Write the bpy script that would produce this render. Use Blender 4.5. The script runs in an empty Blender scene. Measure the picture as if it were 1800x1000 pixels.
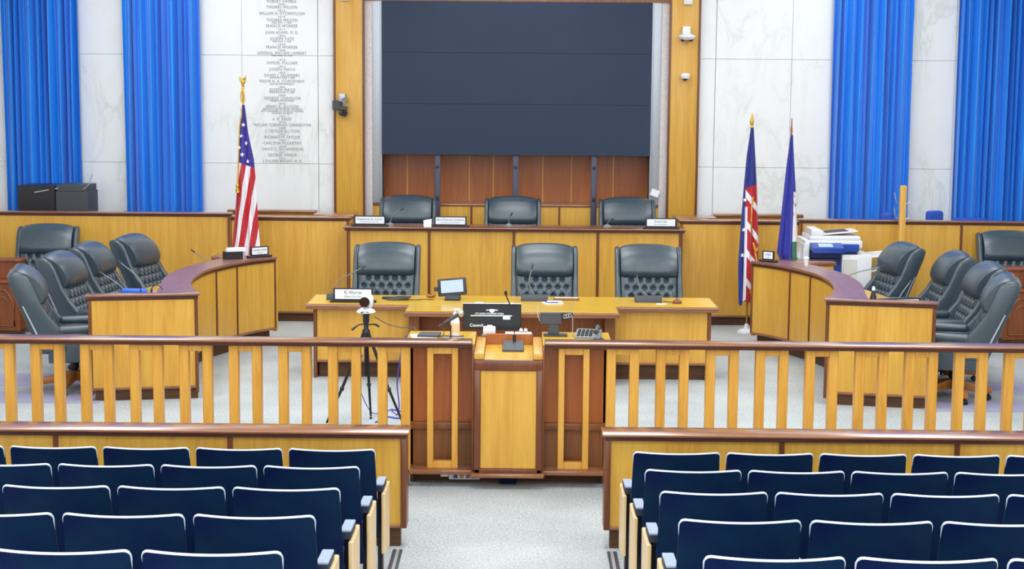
import bpy, bmesh, math, random
from mathutils import Vector, Matrix
random.seed(7)
PI = math.pi
sc = bpy.context.scene
C = sc.collection

# ------------------------------------------------------------------ materials
def lin(c):
    c = c / 255.0
    return c / 12.92 if c <= 0.04045 else ((c + 0.055) / 1.055) ** 2.4

def rgb(r, g, b): return (lin(r), lin(g), lin(b), 1.0)

class NT:
    def __init__(s, name):
        s.m = bpy.data.materials.new(name); s.m.use_nodes = True
        s.t = s.m.node_tree; s.b = s.t.nodes['Principled BSDF']
    def n(s, typ, **kw):
        nd = s.t.nodes.new(typ)
        for k, v in kw.items(): setattr(nd, k, v)
        return nd
    def l(s, a, b): s.t.links.new(a, b)
    def val(s, sock, v):
        if hasattr(v, 'is_output') or hasattr(v, 'links'): s.l(v, sock)
        else: sock.default_value = v
    def math(s, op, a, b=0.0, c=0.0):
        nd = s.n('ShaderNodeMath', operation=op)
        s.val(nd.inputs[0], a); s.val(nd.inputs[1], b); s.val(nd.inputs[2], c)
        return nd.outputs[0]
    def mix(s, f, a, b):
        nd = s.n('ShaderNodeMix', data_type='RGBA')
        s.val(nd.inputs[0], f); s.val(nd.inputs[6], a); s.val(nd.inputs[7], b)
        return nd.outputs[2]
    def obj(s, scale=(1, 1, 1)):
        tc = s.n('ShaderNodeTexCoord'); mp = s.n('ShaderNodeMapping')
        mp.inputs['Scale'].default_value = scale
        s.l(tc.outputs['Object'], mp.inputs[0]); return mp.outputs[0]
    def noise(s, vec, scale, detail=3, rough=.55, dist=0.0):
        nd = s.n('ShaderNodeTexNoise'); s.l(vec, nd.inputs['Vector'])
        nd.inputs['Scale'].default_value = scale; nd.inputs['Detail'].default_value = detail
        nd.inputs['Roughness'].default_value = rough; nd.inputs['Distortion'].default_value = dist
        return nd.outputs['Fac']
    def ramp(s, f, stops):
        nd = s.n('ShaderNodeValToRGB'); e = nd.color_ramp.elements
        e[0].position, e[0].color = stops[0]; e[1].position, e[1].color = stops[-1]
        for p, c in stops[1:-1]:
            x = e.new(p); x.color = c
        s.l(f, nd.inputs[0]); return nd.outputs[0]
    def bump(s, h, strength=.3, dist=.01):
        nd = s.n('ShaderNodeBump'); nd.inputs['Strength'].default_value = strength
        nd.inputs['Distance'].default_value = dist
        s.l(h, nd.inputs['Height']); s.l(nd.outputs[0], s.b.inputs['Normal'])

def plain(name, col, rough=.5, metal=0.0, spec=.5, emit=None, es=1.0, coat=0.0):
    k = NT(name); k.b.inputs['Base Color'].default_value = col
    k.b.inputs['Roughness'].default_value = rough; k.b.inputs['Metallic'].default_value = metal
    k.b.inputs['Specular IOR Level'].default_value = spec
    k.b.inputs['Coat Weight'].default_value = coat
    if emit: k.b.inputs['Emission Color'].default_value = emit; k.b.inputs['Emission Strength'].default_value = es
    # light procedural mottling so that no surface is dead flat
    nz = k.noise(k.obj(), 40, 2)
    hi = tuple(min(1, c * 1.06 + .002) for c in col[:3]) + (1,)
    lo = tuple(c * .93 for c in col[:3]) + (1,)
    k.l(k.mix(nz, lo, hi), k.b.inputs['Base Color'])
    return k.m

def wood(name, base, dark, light, grain=(9, 9, .55), rough=.38, seam=True, coat=.15, spec=.4):
    k = NT(name)
    v = k.obj(grain)
    n1 = k.noise(v, 3.2, 5, .6, .6)
    n2 = k.noise(k.obj((grain[0] * 6, grain[1] * 6, grain[2] * 2)), 3, 3, .6)
    n3 = k.noise(k.obj((grain[0] * .22, grain[1] * .22, grain[2] * .15)), 2.2, 2)
    f = k.math('ADD', k.math('MULTIPLY', n1, .5), k.math('ADD', k.math('MULTIPLY', n2, .18), k.math('MULTIPLY', n3, .32)))
    col = k.ramp(f, [(.33, dark), (.5, base), (.68, light)])
    k.l(col, k.b.inputs['Base Color'])
    k.b.inputs['Roughness'].default_value = rough
    k.b.inputs['Specular IOR Level'].default_value = spec
    k.b.inputs['Coat Weight'].default_value = coat
    k.b.inputs['Coat Roughness'].default_value = .16
    k.bump(n2, .06, .003)
    return k.m

M = {}
M['oak'] = wood('oak_veneer', rgb(207, 157, 62), rgb(191, 136, 49), rgb(218, 173, 76))
M['oakx'] = wood('oak_bar', rgb(205, 151, 62), rgb(186, 128, 46), rgb(218, 168, 78), grain=(9, 9, .8))
M['oaktop'] = wood('oak_worktop', rgb(214, 172, 44), rgb(202, 156, 36), rgb(224, 186, 60), grain=(.6, 9, 9), rough=.3, coat=.5)
M['walnut'] = wood('walnut_trim', rgb(134, 80, 44), rgb(106, 60, 32), rgb(156, 102, 58), grain=(.8, 9, 9), rough=.3, coat=1.0, spec=.5)
M['walnutv'] = wood('walnut_post', rgb(108, 60, 34), rgb(84, 42, 24), rgb(130, 78, 46), rough=.35)
M['cove'] = wood('dark_cove', rgb(74, 32, 24), rgb(58, 24, 18), rgb(90, 42, 30), grain=(.8, 9, 9), rough=.45)
M['mahog'] = wood('mahogany_top', rgb(136, 92, 80), rgb(114, 74, 62), rgb(156, 110, 96), grain=(9, .8, 9), rough=.34, coat=.3)
M['red'] = wood('reddish_panel', rgb(160, 88, 36), rgb(140, 70, 26), rgb(178, 104, 46), rough=.4)
M['brown'] = wood('brown_panel', rgb(126, 76, 34), rgb(104, 58, 24), rgb(146, 94, 46), rough=.45)
M['base'] = wood('dark_plinth', rgb(84, 54, 30), rgb(64, 40, 22), rgb(102, 68, 40), grain=(.8, 9, 9), rough=.6, coat=0)
M['carved'] = wood('carved_oak', rgb(128, 66, 28), rgb(100, 46, 18), rgb(150, 84, 40), rough=.4)
M['legwood'] = wood('honey_leg_wood', rgb(178, 112, 50), rgb(156, 92, 38), rgb(196, 130, 64), grain=(2, 2, 2), rough=.35)
M['birch'] = wood('pale_birch', rgb(222, 190, 140), rgb(206, 170, 116), rgb(236, 210, 166), rough=.45)

def leather():
    k = NT('charcoal_leather')
    n = k.noise(k.obj(), 9, 3); w = k.noise(k.obj(), 220, 2)
    k.l(k.mix(n, rgb(42, 56, 66), rgb(60, 77, 88)), k.b.inputs['Base Color'])
    k.b.inputs['Roughness'].default_value = .36; k.b.inputs['Specular IOR Level'].default_value = .6; k.b.inputs['Coat Weight'].default_value = .35; k.b.inputs['Coat Roughness'].default_value = .3
    k.bump(w, .12, .002); return k.m
M['leather'] = leather()
def seatmat():
    k = NT('navy_seat_shell')
    n = k.noise(k.obj(), 3, 3)
    k.l(k.mix(k.ramp(n, [(.38, (0, 0, 0, 1)), (.66, (1, 1, 1, 1))]), rgb(0, 12, 58), rgb(4, 34, 60)), k.b.inputs['Base Color'])
    k.b.inputs['Roughness'].default_value = .6; k.b.inputs['Specular IOR Level'].default_value = .1
    return k.m
M['seat'] = seatmat()
M['seatfab'] = plain('navy_seat_fabric', rgb(12, 30, 70), .85)
M['seatglint'] = plain('highlit_seat_edging', rgb(196, 202, 212), .3)  # base colour lightened to paint the highlight along the seat tops
M['armpad'] = plain('grey_arm_pad', rgb(150, 164, 184), .4)
M['navyedge'] = plain('dark_arm_edge', rgb(26, 34, 54), .5)
M['blackm'] = plain('black_metal', rgb(24, 22, 28), .4, .3)
M['black'] = plain('black_plastic', rgb(28, 28, 34), .42)
M['charcoal'] = plain('charcoal_plastic', rgb(62, 66, 72), .5)
M['grey'] = plain('grey_plastic', rgb(120, 128, 134), .45)
M['steel'] = plain('post_steel', rgb(58, 62, 84), .45, .2)
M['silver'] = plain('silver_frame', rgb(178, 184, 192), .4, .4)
M['chrome'] = plain('chrome', rgb(205, 205, 208), .22, .9)
M['white'] = plain('white_plastic', rgb(226, 228, 232), .4)
M['paper'] = plain('white_paper', rgb(236, 238, 242), .8)
M['card'] = plain('white_card', rgb(228, 232, 240), .7)
M['ink'] = plain('dark_ink', rgb(70, 74, 84), .7)
M['engrave'] = plain('engraved_grey', rgb(140, 142, 150), .8)
M['cblue'] = plain('copier_blue', rgb(22, 66, 160), .35)
M['cnavy'] = plain('copier_navy', rgb(12, 36, 96), .4)
M['cream'] = plain('copier_grey_white', rgb(222, 220, 214), .45)
M['gold'] = plain('gold_trim', rgb(206, 166, 58), .38, .5)
M['brass'] = plain('brass_pole', rgb(184, 150, 80), .3, .7)
M['pole'] = plain('wooden_pole', rgb(140, 96, 60), .4)
M['bluefab'] = plain('royal_blue_upholstery', rgb(30, 76, 176), .7)
M['bluecable'] = plain('violet_cable', rgb(70, 64, 190), .5)
M['bluething'] = plain('bright_blue_vinyl', rgb(34, 92, 200), .45)
M['lens'] = plain('lens_glass', rgb(30, 20, 30), .1, 0, .8)
M['cone'] = plain('amber_plastic', rgb(170, 120, 60), .4)
M['starw'] = plain('star_white', rgb(238, 238, 244), .7)

def carpet():
    k = NT('speckled_carpet')
    a = k.noise(k.obj(), 55, 3, .7); b = k.noise(k.obj((1, .35, 1)), 150, 2, .7); c = k.noise(k.obj(), 1.1, 3)
    f = k.math('ADD', k.math('MULTIPLY', a, .42), k.math('ADD', k.math('MULTIPLY', b, .38), k.math('MULTIPLY', c, .2)))
    k.l(k.ramp(f, [(.36, rgb(128, 134, 137)), (.5, rgb(172, 177, 178)), (.62, rgb(198, 202, 202))]), k.b.inputs['Base Color'])
    k.b.inputs['Roughness'].default_value = .95; k.b.inputs['Specular IOR Level'].default_value = .1
    k.bump(a, .5, .01); return k.m
M['carpet'] = carpet()
def mauve_band():
    k = NT('mauve_floor_band')
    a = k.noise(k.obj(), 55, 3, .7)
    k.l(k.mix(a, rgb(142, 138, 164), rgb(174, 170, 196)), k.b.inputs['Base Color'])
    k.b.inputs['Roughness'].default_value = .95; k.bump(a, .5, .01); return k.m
M['mauve_band'] = mauve_band()

def marble():
    k = NT('white_marble')
    v = k.obj((1, 1, .45))
    w = k.noise(v, 1.7, 6, .62, 1.6)
    vein = k.math('ABSOLUTE', k.math('SUBTRACT', w, .5))
    vm = k.ramp(vein, [(0.0, rgb(212, 215, 212)), (.03, rgb(223, 226, 225)), (.08, rgb(229, 231, 232))])
    big = k.noise(k.obj(), .8, 2)
    patch = k.ramp(big, [(.42, (0, 0, 0, 1)), (.62, (1, 1, 1, 1))])
    k.l(k.mix(patch, rgb(229, 231, 233), vm), k.b.inputs['Base Color'])
    k.b.inputs['Roughness'].default_value = .3; return k.m
M['marble'] = marble()
M['plaster'] = plain('white_plaster', rgb(228, 228, 226), .8)
def perforated():
    k = NT('textured_acoustic_strip')
    v = k.n('ShaderNodeTexVoronoi'); k.l(k.obj(), v.inputs['Vector']); v.inputs['Scale'].default_value = 70
    k.l(k.ramp(v.outputs['Distance'], [(.1, rgb(188, 178, 178)), (.6, rgb(214, 206, 206))]), k.b.inputs['Base Color'])
    k.b.inputs['Roughness'].default_value = .8; return k.m
M['perf'] = perforated()
def curtain():
    k = NT('royal_blue_curtain')
    n = k.noise(k.obj((8, 8, .4)), 2, 3)
    k.l(k.mix(n, rgb(0, 112, 218), rgb(14, 148, 246)), k.b.inputs['Base Color'])
    k.b.inputs['Roughness'].default_value = .34; k.b.inputs['Sheen Weight'].default_value = .3
    k.b.inputs['Specular IOR Level'].default_value = .5
    k.bump(k.noise(k.obj(), 300, 1), .05, .002); return k.m
M['curtain'] = curtain()
def screenmat():
    k = NT('dark_led_panel')
    n = k.noise(k.obj(), .9, 2)
    k.l(k.mix(n, rgb(34, 46, 71), rgb(42, 57, 79)), k.b.inputs['Base Color'])
    k.b.inputs['Roughness'].default_value = .55; k.b.inputs['Specular IOR Level'].default_value = .3
    return k.m
M['screen'] = screenmat()
M['lcd'] = plain('pale_lcd', rgb(150, 166, 190), .2, emit=rgb(150, 170, 200), es=.35)
M['lcdk'] = plain('dark_lcd', rgb(22, 28, 36), .35)
M['lcdtext'] = plain('screen_text', rgb(220, 226, 236), .5, emit=rgb(220, 228, 240), es=.5)

def flagmat(kind):
    k = NT('flag_cloth_' + kind)
    tc = k.n('ShaderNodeTexCoord'); sp = k.n('ShaderNodeSeparateXYZ'); k.l(tc.outputs['Object'], sp.inputs[0])
    x, z = sp.outputs[0], sp.outputs[2]
    red, wht, blu = rgb(186, 14, 34), rgb(232, 230, 238), rgb(46, 32, 140)
    if kind == 'stripes':
        q = k.math('ADD', k.math('SUBTRACT', x, k.math('MULTIPLY', z, .158)), 4.56 + .28 - .28 + .04)
        r = k.math('LESS_THAN', k.math('MODULO', q, .122), .066)
        c = k.mix(r, wht, red)
        canton = k.math('MULTIPLY', k.math('GREATER_THAN', k.math('ADD', z, k.math('MULTIPLY', x, .35)), 1.945), k.math('LESS_THAN', x, .135))
        c = k.mix(canton, c, blu)
    elif kind == 'city':
        nb = rgb(22, 40, 128)
        q = k.math('ADD', k.math('ADD', z, k.math('MULTIPLY', x, 1.3)), 3.0)
        r = k.math('LESS_THAN', k.math('MODULO', q, .33), .245)
        c = k.mix(r, wht, red)
        bl = k.math('MAXIMUM', k.math('LESS_THAN', x, -.062), k.math('GREATER_THAN', k.math('ADD', z, k.math('MULTIPLY', x, -.3)), 1.74))
        wb = k.math('MULTIPLY', k.math('LESS_THAN', x, -.036), k.math('LESS_THAN', z, 1.5))
        c = k.mix(wb, c, wht)
        c = k.mix(bl, c, nb)
    else:
        nb = rgb(28, 38, 150)
        inseal = k.math('MULTIPLY', k.math('GREATER_THAN', x, .034), k.math('LESS_THAN', z, 1.70))
        green = k.math('MULTIPLY', inseal, k.math('LESS_THAN', z, 1.13))
        spot = k.math('MULTIPLY', inseal, k.math('GREATER_THAN', k.noise(k.obj((1, 1, 1)), 22, 2), .56))
        upper = k.math('MULTIPLY', spot, k.math('GREATER_THAN', z, 1.4))
        c = k.mix(inseal, nb, wht); c = k.mix(upper, c, rgb(150, 120, 90)); c = k.mix(green, c, rgb(60, 120, 90))
    k.l(c, k.b.inputs['Base Color']); k.b.inputs['Roughness'].default_value = .6
    k.b.inputs['Sheen Weight'].default_value = .2
    return k.m

# ------------------------------------------------------------------ mesh helpers
def merge(bm, t):
    me = bpy.data.meshes.new('tmp'); t.to_mesh(me); t.free()
    bm.from_mesh(me); bpy.data.meshes.remove(me)

def NB(): return bmesh.new()

def box(bm, x0, x1, y0, y1, z0, z1, bev=0.0, seg=2, mat=None):
    t = bmesh.new(); bmesh.ops.create_cube(t, size=1)
    for v in t.verts:
        v.co = Vector((x0 + (v.co.x + .5) * (x1 - x0), y0 + (v.co.y + .5) * (y1 - y0), z0 + (v.co.z + .5) * (z1 - z0)))
    if bev > 0:
        b = min(bev, .49 * min(abs(x1 - x0), abs(y1 - y0), abs(z1 - z0)))
        bmesh.ops.bevel(t, geom=list(t.edges), offset=b, segments=seg, profile=.5, affect='EDGES')
    if mat is not None: t.transform(mat)
    merge(bm, t); return bm

def prism(bm, poly, axis, a, b, bev=0.0, seg=2, mat=None):
    """poly: 2-D ring; axis 'x' -> (y,z), 'y' -> (x,z), 'z' -> (x,y); swept from a to b."""
    t = bmesh.new()
    def P(p, w):
        return {'x': (w, p[0], p[1]), 'y': (p[0], w, p[1]), 'z': (p[0], p[1], w)}[axis]
    A = [t.verts.new(P(p, a)) for p in poly]; B = [t.verts.new(P(p, b)) for p in poly]
    t.faces.new(A); t.faces.new(B[::-1]); n = len(poly)
    for i in range(n): t.faces.new((A[i], B[i], B[(i + 1) % n], A[(i + 1) % n]))
    bmesh.ops.recalc_face_normals(t, faces=t.faces)
    if bev > 0:
        ed = [e for e in t.edges if (e.verts[0] in A) == (e.verts[1] in A)]
        bmesh.ops.bevel(t, geom=ed, offset=bev, segments=seg, profile=.5, affect='EDGES')
    if mat is not None: t.transform(mat)
    merge(bm, t); return bm

def loft(bm, rings, cap=True, closed=True, mat=None):
    t = bmesh.new(); R = [[t.verts.new(p) for p in r] for r in rings]; n = len(R[0])
    for i in range(len(R) - 1):
        for j in range(n if closed else n - 1):
            t.faces.new((R[i][j], R[i][(j + 1) % n], R[i + 1][(j + 1) % n], R[i + 1][j]))
    if cap and closed: t.faces.new(R[0][::-1]); t.faces.new(R[-1])
    bmesh.ops.recalc_face_normals(t, faces=t.faces)
    if mat is not None: t.transform(mat)
    merge(bm, t); return bm

def lathe(bm, prof, n=20, cx=0, cy=0, cz=0, mat=None):
    rings = [[(cx + max(r, 1e-4) * math.cos(2 * PI * k / n), cy + max(r, 1e-4) * math.sin(2 * PI * k / n), cz + z) for k in range(n)] for r, z in prof]
    return loft(bm, rings, True, True, mat)

def tube(bm, pts, r, n=8):
    pts = [Vector(p) for p in pts]; rs = r if isinstance(r, (list, tuple)) else [r] * len(pts)
    rings = []; up = Vector((0, 0, 1))
    for i, p in enumerate(pts):
        d = (pts[min(i + 1, len(pts) - 1)] - pts[max(i - 1, 0)]).normalized()
        s = d.cross(up)
        if s.length < 1e-3: s = d.cross(Vector((0, 1, 0)))
        s.normalize(); u = s.cross(d).normalized()
        rings.append([p + (s * math.cos(2 * PI * k / n) + u * math.sin(2 * PI * k / n)) * rs[i] for k in range(n)])
    return loft(bm, rings)

def arc(pts, n=8):
    """Catmull-Rom through points"""
    P = [Vector(p) for p in pts]; out = []
    for i in range(len(P) - 1):
        p0, p1, p2, p3 = P[max(i - 1, 0)], P[i], P[i + 1], P[min(i + 2, len(P) - 1)]
        for k in range(n):
            t = k / n
            out.append(.5 * ((2 * p1) + (p2 - p0) * t + (2 * p0 - 5 * p1 + 4 * p2 - p3) * t * t + (3 * p1 - p0 - 3 * p2 + p3) * t ** 3))
    out.append(P[-1]); return out

def ball(bm, c, r, sx=1, sy=1, sz=1, seg=16):
    t = bmesh.new(); bmesh.ops.create_uvsphere(t, u_segments=seg, v_segments=seg // 2 + 2, radius=r)
    t.transform(Matrix.Translation(c) @ Matrix.Diagonal((sx, sy, sz, 1))); merge(bm, t); return bm

def cap(t, name, x0, x1, y0, y1, z0, z1, mat=None, ends=.018):
    zm = z0 + (z1 - z0) * .60
    c = obj(name, box(NB(), x0, x1, y0, y1, zm, z1, .005, 2, mat), 'walnut', t, True)
    obj('cove_moulding', box(NB(), x0 + ends, x1 - ends, y0 + .02, y1 - .02, z0, zm, .003, 1, mat), 'cove', c, True)
    return c

def origin_of(o):
    p = Vector((0, 0, 0))
    while o is not None: p += o.location; o = o.parent
    return p

def obj(name, bm, mat, parent=None, world=False, angle=35):
    if world and parent is not None: bm.transform(Matrix.Translation(-origin_of(parent)))
    me = bpy.data.meshes.new(name); bm.to_mesh(me); bm.free()
    for p in me.polygons: p.use_smooth = True
    me.set_sharp_from_angle(angle=math.radians(angle))
    me.materials.append(M[mat] if isinstance(mat, str) else mat)
    o = bpy.data.objects.new(name, me); C.objects.link(o)
    if parent is not None: o.parent = parent
    return o

def tag(o, label, cat, group=None):
    o['label'] = label; o['category'] = cat
    if group: o['group'] = group
    return o

def thing(name, label, cat, loc=(0, 0, 0), rotz=0.0, group=None):
    o = bpy.data.objects.new(name, None); C.objects.link(o)
    o.empty_display_size = .1; o.location = loc; o.rotation_euler = (0, 0, rotz)
    return tag(o, label, cat, group)

def struct(name, bm, mat, parent=None):
    o = obj(name, bm, mat, parent)
    if parent is None: o['kind'] = 'structure'
    return o

def dup(root, loc, rotz, label, group=None):
    r = root.copy(); C.objects.link(r); r.location = loc; r.rotation_euler = (0, 0, rotz); r['label'] = label
    if group: r['group'] = group
    for ch in list(root.children):
        c = ch.copy(); C.objects.link(c); c.parent = r
        for g in list(ch.children):
            d = g.copy(); C.objects.link(d); d.parent = c
    return r

def text_bm(bm, s, width, height, mat4, depth=.0008, spacing=1.0):
    """lettering: centred on its origin in the local XZ plane (facing -Y); stretched to the given width and cap height"""
    cu = bpy.data.curves.new('t', 'FONT'); cu.body = s; cu.size = 1; cu.align_x = 'CENTER'; cu.extrude = .001
    cu.space_character = spacing; cu.resolution_u = 2
    o = bpy.data.objects.new('t', cu); C.objects.link(o)
    bpy.context.view_layer.update()
    ev = o.evaluated_get(bpy.context.evaluated_depsgraph_get()); me = ev.to_mesh()
    t = bmesh.new(); t.from_mesh(me); ev.to_mesh_clear()
    bpy.data.objects.remove(o); bpy.data.curves.remove(cu)
    xs = [v.co.x for v in t.verts]
    if not xs: t.free(); return
    w = max(xs) - min(xs); mx = (max(xs) + min(xs)) / 2; kx = width / w; kz = height / .7
    for v in t.verts:
        x, y, z = v.co
        v.co = Vector(((x - mx) * kx, -(z + .001) * depth / .002, (y - .35) * kz))
    t.transform(mat4); merge(bm, t)

# ------------------------------------------------------------------ camera
fpx, Hc, cxw = 2830.0, 2.95, .092
pit = math.atan(360 / 2830); yaw = .0061; roll = .0082
fw = Vector((-math.sin(yaw) * math.cos(pit), math.cos(yaw) * math.cos(pit), -math.sin(pit)))
r0 = Vector((math.cos(yaw), math.sin(yaw), 0)); u0 = r0.cross(fw)
Rv = r0 * math.cos(roll) + u0 * math.sin(roll); Uv = u0 * math.cos(roll) - r0 * math.sin(roll)
cam = bpy.data.objects.new('camera', bpy.data.cameras.new('camera')); C.objects.link(cam)
mw = Matrix((Rv, Uv, -fw)).transposed().to_4x4(); mw.translation = Vector((cxw, 0, Hc)); cam.matrix_world = mw
cam.data.sensor_width = 36; cam.data.lens = 36 * fpx / 1800; cam.data.clip_end = 200
sc.camera = cam

# ------------------------------------------------------------------ the room
RAKE = .1307                                   # rise per metre of the audience floor, starting at Y0R
Y0R = 9.25
def fz(y): return max(0.0, (Y0R - y) * RAKE)

b = NB()
for x0, x1, y0, y1, za, zb in ((-8, 8, Y0R, 22.2, 0, 0), (-8, 8, -2.5, Y0R, fz(-2.5), 0)):
    vs = [b.verts.new(p) for p in ((x0, y0, za), (x1, y0, za), (x1, y1, zb), (x0, y1, zb), (x0, y0, za - .2), (x1, y0, za - .2), (x1, y1, zb - .2), (x0, y1, zb - .2))]
    for f in ((0, 1, 2, 3), (7, 6, 5, 4), (0, 4, 5, 1), (1, 5, 6, 2), (2, 6, 7, 3), (3, 7, 4, 0)): b.faces.new([vs[i] for i in f])
struct('floor', b, 'carpet')
PZ = .28                                        # platform behind the bench
struct('floor', box(NB(), -2.45, 2.45, 19.46, 21.75, 0, PZ), 'carpet')
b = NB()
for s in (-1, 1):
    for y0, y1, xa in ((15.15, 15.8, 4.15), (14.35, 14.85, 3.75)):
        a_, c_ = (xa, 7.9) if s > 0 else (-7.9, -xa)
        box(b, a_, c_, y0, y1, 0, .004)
struct('mauve_strips', b, 'mauve_band')  # flat mauve strips on the floor beside the side chairs

# marble slabs (grooves between them are real gaps)
b = NB()
zj = [0, .43, 1.84, 3.235, 4.63, 5.4]
for s in (-1, 1):
    xs = [2.362, 2.57, 3.55, 4.10, 5.03, 5.66, 6.6, 8.0]
    for i in range(len(xs) - 1):
        for j in range(len(zj) - 1):
            g = .002
            x0, x1 = sorted((s * (xs[i] + g), s * (xs[i + 1] - g)))
            dy = .012 if i == 1 else 0
            box(b, x0, x1, 21.0 - dy, 21.1, zj[j] + g, zj[j + 1] - g, .003, 1)
        x0, x1 = sorted((s * xs[i], s * xs[i + 1])); box(b, x0, x1, 21.02, 21.12, 0, 5.4)
wall_back = struct('wall_back', b, 'marble')

names = [("ROBERT GAMBLE", 2, 51, 0), ("1806", 7.5, 12, 1), ("THOMAS WILSON", 12.3, 54, 0), ("1812", 18.3, 12, 1), ("WILLIAM H. FITZWHYLSON", 23.3, 80, 0),
 ("1818", 29, 12, 1), ("THOMAS WILSON", 34.7, 54, 0), ("DIED SEPT. 5, 1818", 39.4, 34, 1), ("FRANCIS WORKER", 45, 55, 0), ("1819", 51, 12, 1), ("JOHN ADAMS, M. D.", 56.5, 58, 0),
 ("1826", 62.3, 12, 1), ("JOSEPH TATE", 67.3, 42, 0), ("DIED MAY 6, 1839", 72, 32, 1), ("1839", 77.3, 12, 1), ("FRANCIS WORKER", 82, 55, 0), ("1840", 87.6, 12, 1),
 ("GENERAL WILLIAM LAMBERT", 92.3, 86, 0), ("DIED MAR. 24, 1853", 96.8, 36, 1), ("1852", 104.3, 12, 1), ("SAMUEL PULLIAM", 109.5, 53, 0), ("1853", 116, 12, 1), ("JOSEPH MAYO", 121, 46, 0),
 ("1865", 126.6, 12, 1), ("DAVID J. SAUNDERS", 131.3, 62, 0), ("APPOINTED APRIL 5, 1865", 135.6, 44, 1), ("MAJOR N. A. STURDEVANT", 141.6, 79, 0), ("ELECTED PROVISIONALLY", 146.6, 42, 1),
 ("1866", 152, 12, 1), ("JOSEPH MAYO", 156.8, 46, 0), ("DISPLACED MAY 4, 1868", 161.2, 42, 1), ("1868", 166.6, 12, 1), ("GEORGE CHAHOON", 171.5, 64, 0), ("FEDERAL APPOINTMENT", 176.1, 42, 1),
 ("1870", 181.5, 12, 1), ("HENRY K. ELLYSON", 186.2, 57, 0), ("ELECTION CONTESTED BY CHAHOON", 190.6, 68, 1), ("BUT CONFIRMED BY COURT OF APPEALS", 194.4, 74, 1), ("DECLINED TO SERVE", 198.2, 36, 1),
 ("1871", 203.4, 10, 1), ("A. M. KEILEY", 208.3, 34, 0), ("1876", 214, 12, 1), ("WILLIAM CORNELIUS CARRINGTON", 218.8, 101, 0), ("1888", 224.3, 12, 1), ("J. TAYLOR ELLYSON", 229.6, 60, 0), ("1894", 235.4, 12, 1),
 ("RICHARD M. TAYLOR", 240.4, 62, 0), ("1904", 246, 12, 1), ("CARLTON McCARTHY", 251, 67, 0), ("1908", 256.8, 12, 1), ("DAVID C. RICHARDSON", 261.5, 72, 0), ("1912", 267.2, 10, 1),
 ("GEORGE AINSLIE", 272, 51, 0), ("1924", 278, 11, 1), ("J. FULMER BRIGHT, M. D.", 283, 70, 0)]
b = NB()
for s_, y_, w_, small in names:
    z_ = 3.928 - (y_ - 2) * .00731
    if z_ > 3.2: z_ += .0
    text_bm(b, s_, w_ * .00737, .024 if small else .038, Matrix.Translation((-3.03 - (y_ - 2) * .00003, 20.987, z_)), .003, 1.15)
o = obj('inscription', b, 'engrave', wall_back); o['label'] = 'grey engraved list of names and years'

struct('wall_left', box(NB(), -8.15, -8.0, -2.5, 22.3, -.2, 5.4), 'plaster')
struct('wall_right', box(NB(), 8.0, 8.15, -2.5, 22.3, -.2, 5.4), 'plaster')
struct('ceiling', box(NB(), -8.15, 8.15, -2.5, 22.3, 5.4, 5.55), 'plaster')

# alcove
b = NB(); box(b, -2.36, 2.36, 21.78, 21.9, 0, 5.4)
struct('wall_alcove', b, 'plaster')
for s in (-1, 1):
    b = NB(); x0, x1 = sorted((s * 1.985, s * 2.335)); box(b, x0, x1, 20.93, 21.06, PZ, 5.4, .004)
    p = struct('trim_2' if s < 0 else 'trim_3', b, 'oak')
    b = NB()
    for a_, c_ in ((2.335, 2.362), (1.965, 1.985)):
        x0, x1 = sorted((s * a_, s * c_)); box(b, x0, x1, 20.92, 21.75, PZ, 5.4, .003)
    obj('edge_strip', b, 'walnutv', p)
    b = NB(); x0, x1 = sorted((s * 1.865, s * 1.965)); box(b, x0, x1, 21.0, 21.75, PZ, 5.4, .004)
    struct('trim_4' if s < 0 else 'trim_5', b, 'perf')
    b = NB(); x0, x1 = sorted((s * 1.755, s * 1.865)); box(b, x0, x1, 20.99, 21.05, 1.34, 5.4, .006)
    x0, x1 = sorted((s * 1.74, s * 1.765)); box(b, x0, x1, 20.975, 21.05, 1.34, 5.4, .004)
    struct('trim_6' if s < 0 else 'trim_7', b, 'silver')
# panels under the screen
b = NB(); box(b, -1.76, 1.76, 21.5, 21.53, 1.3, 2.3)
p = struct('trim_8', b, 'red')
b = NB()
for x in (-1.45, -.62, -.30, .36, .74, 1.3): box(b, x - .006, x + .006, 21.492, 21.5, 1.3, 2.3)
obj('panel_seam', b, 'oak', p)
b = NB(); box(b, -1.865, 1.865, 21.03, 21.5, PZ, 1.30)
p = struct('trim_9', b, 'oak')
obj('cap', box(NB(), -1.87, 1.87, 21.02, 21.5, 1.30, 1.335, .004), 'walnut', p)
b = NB()
for x in (-1.66, -.575, .575, 1.62): box(b, x - .012, x + .012, 21.018, 21.03, PZ, 1.30)
obj('panel_strip', b, 'walnutv', p)
struct('trim_10', box(NB(), -1.965, 1.965, 20.97, 21.05, 3.945, 5.4), 'brown')

# low wainscot against the marble and stepped boxes at the ends of the platform
for s in (-1, 1):
    x0, x1 = sorted((s * 2.5, s * 3.62)); b = NB(); box(b, x0, x1, 20.2, 20.28, 0, 1.262)
    p = struct('trim_11' if s < 0 else 'trim_12', b, 'oak')
    obj('cap', box(NB(), x0, x1, 20.16, 20.32, 1.262, 1.30, .006), 'walnut', p)
    x0, x1 = sorted((s * 2.01, s * 2.46)); b = NB(); box(b, x0, x1, 19.8, 20.15, PZ, 1.235)
    p = struct('trim_13' if s < 0 else 'trim_14', b, 'oak')
    obj('cap', box(NB(), x0 - .03, x1 + .03, 19.77, 20.18, 1.235, 1.285, .012), 'walnut', p)

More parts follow.
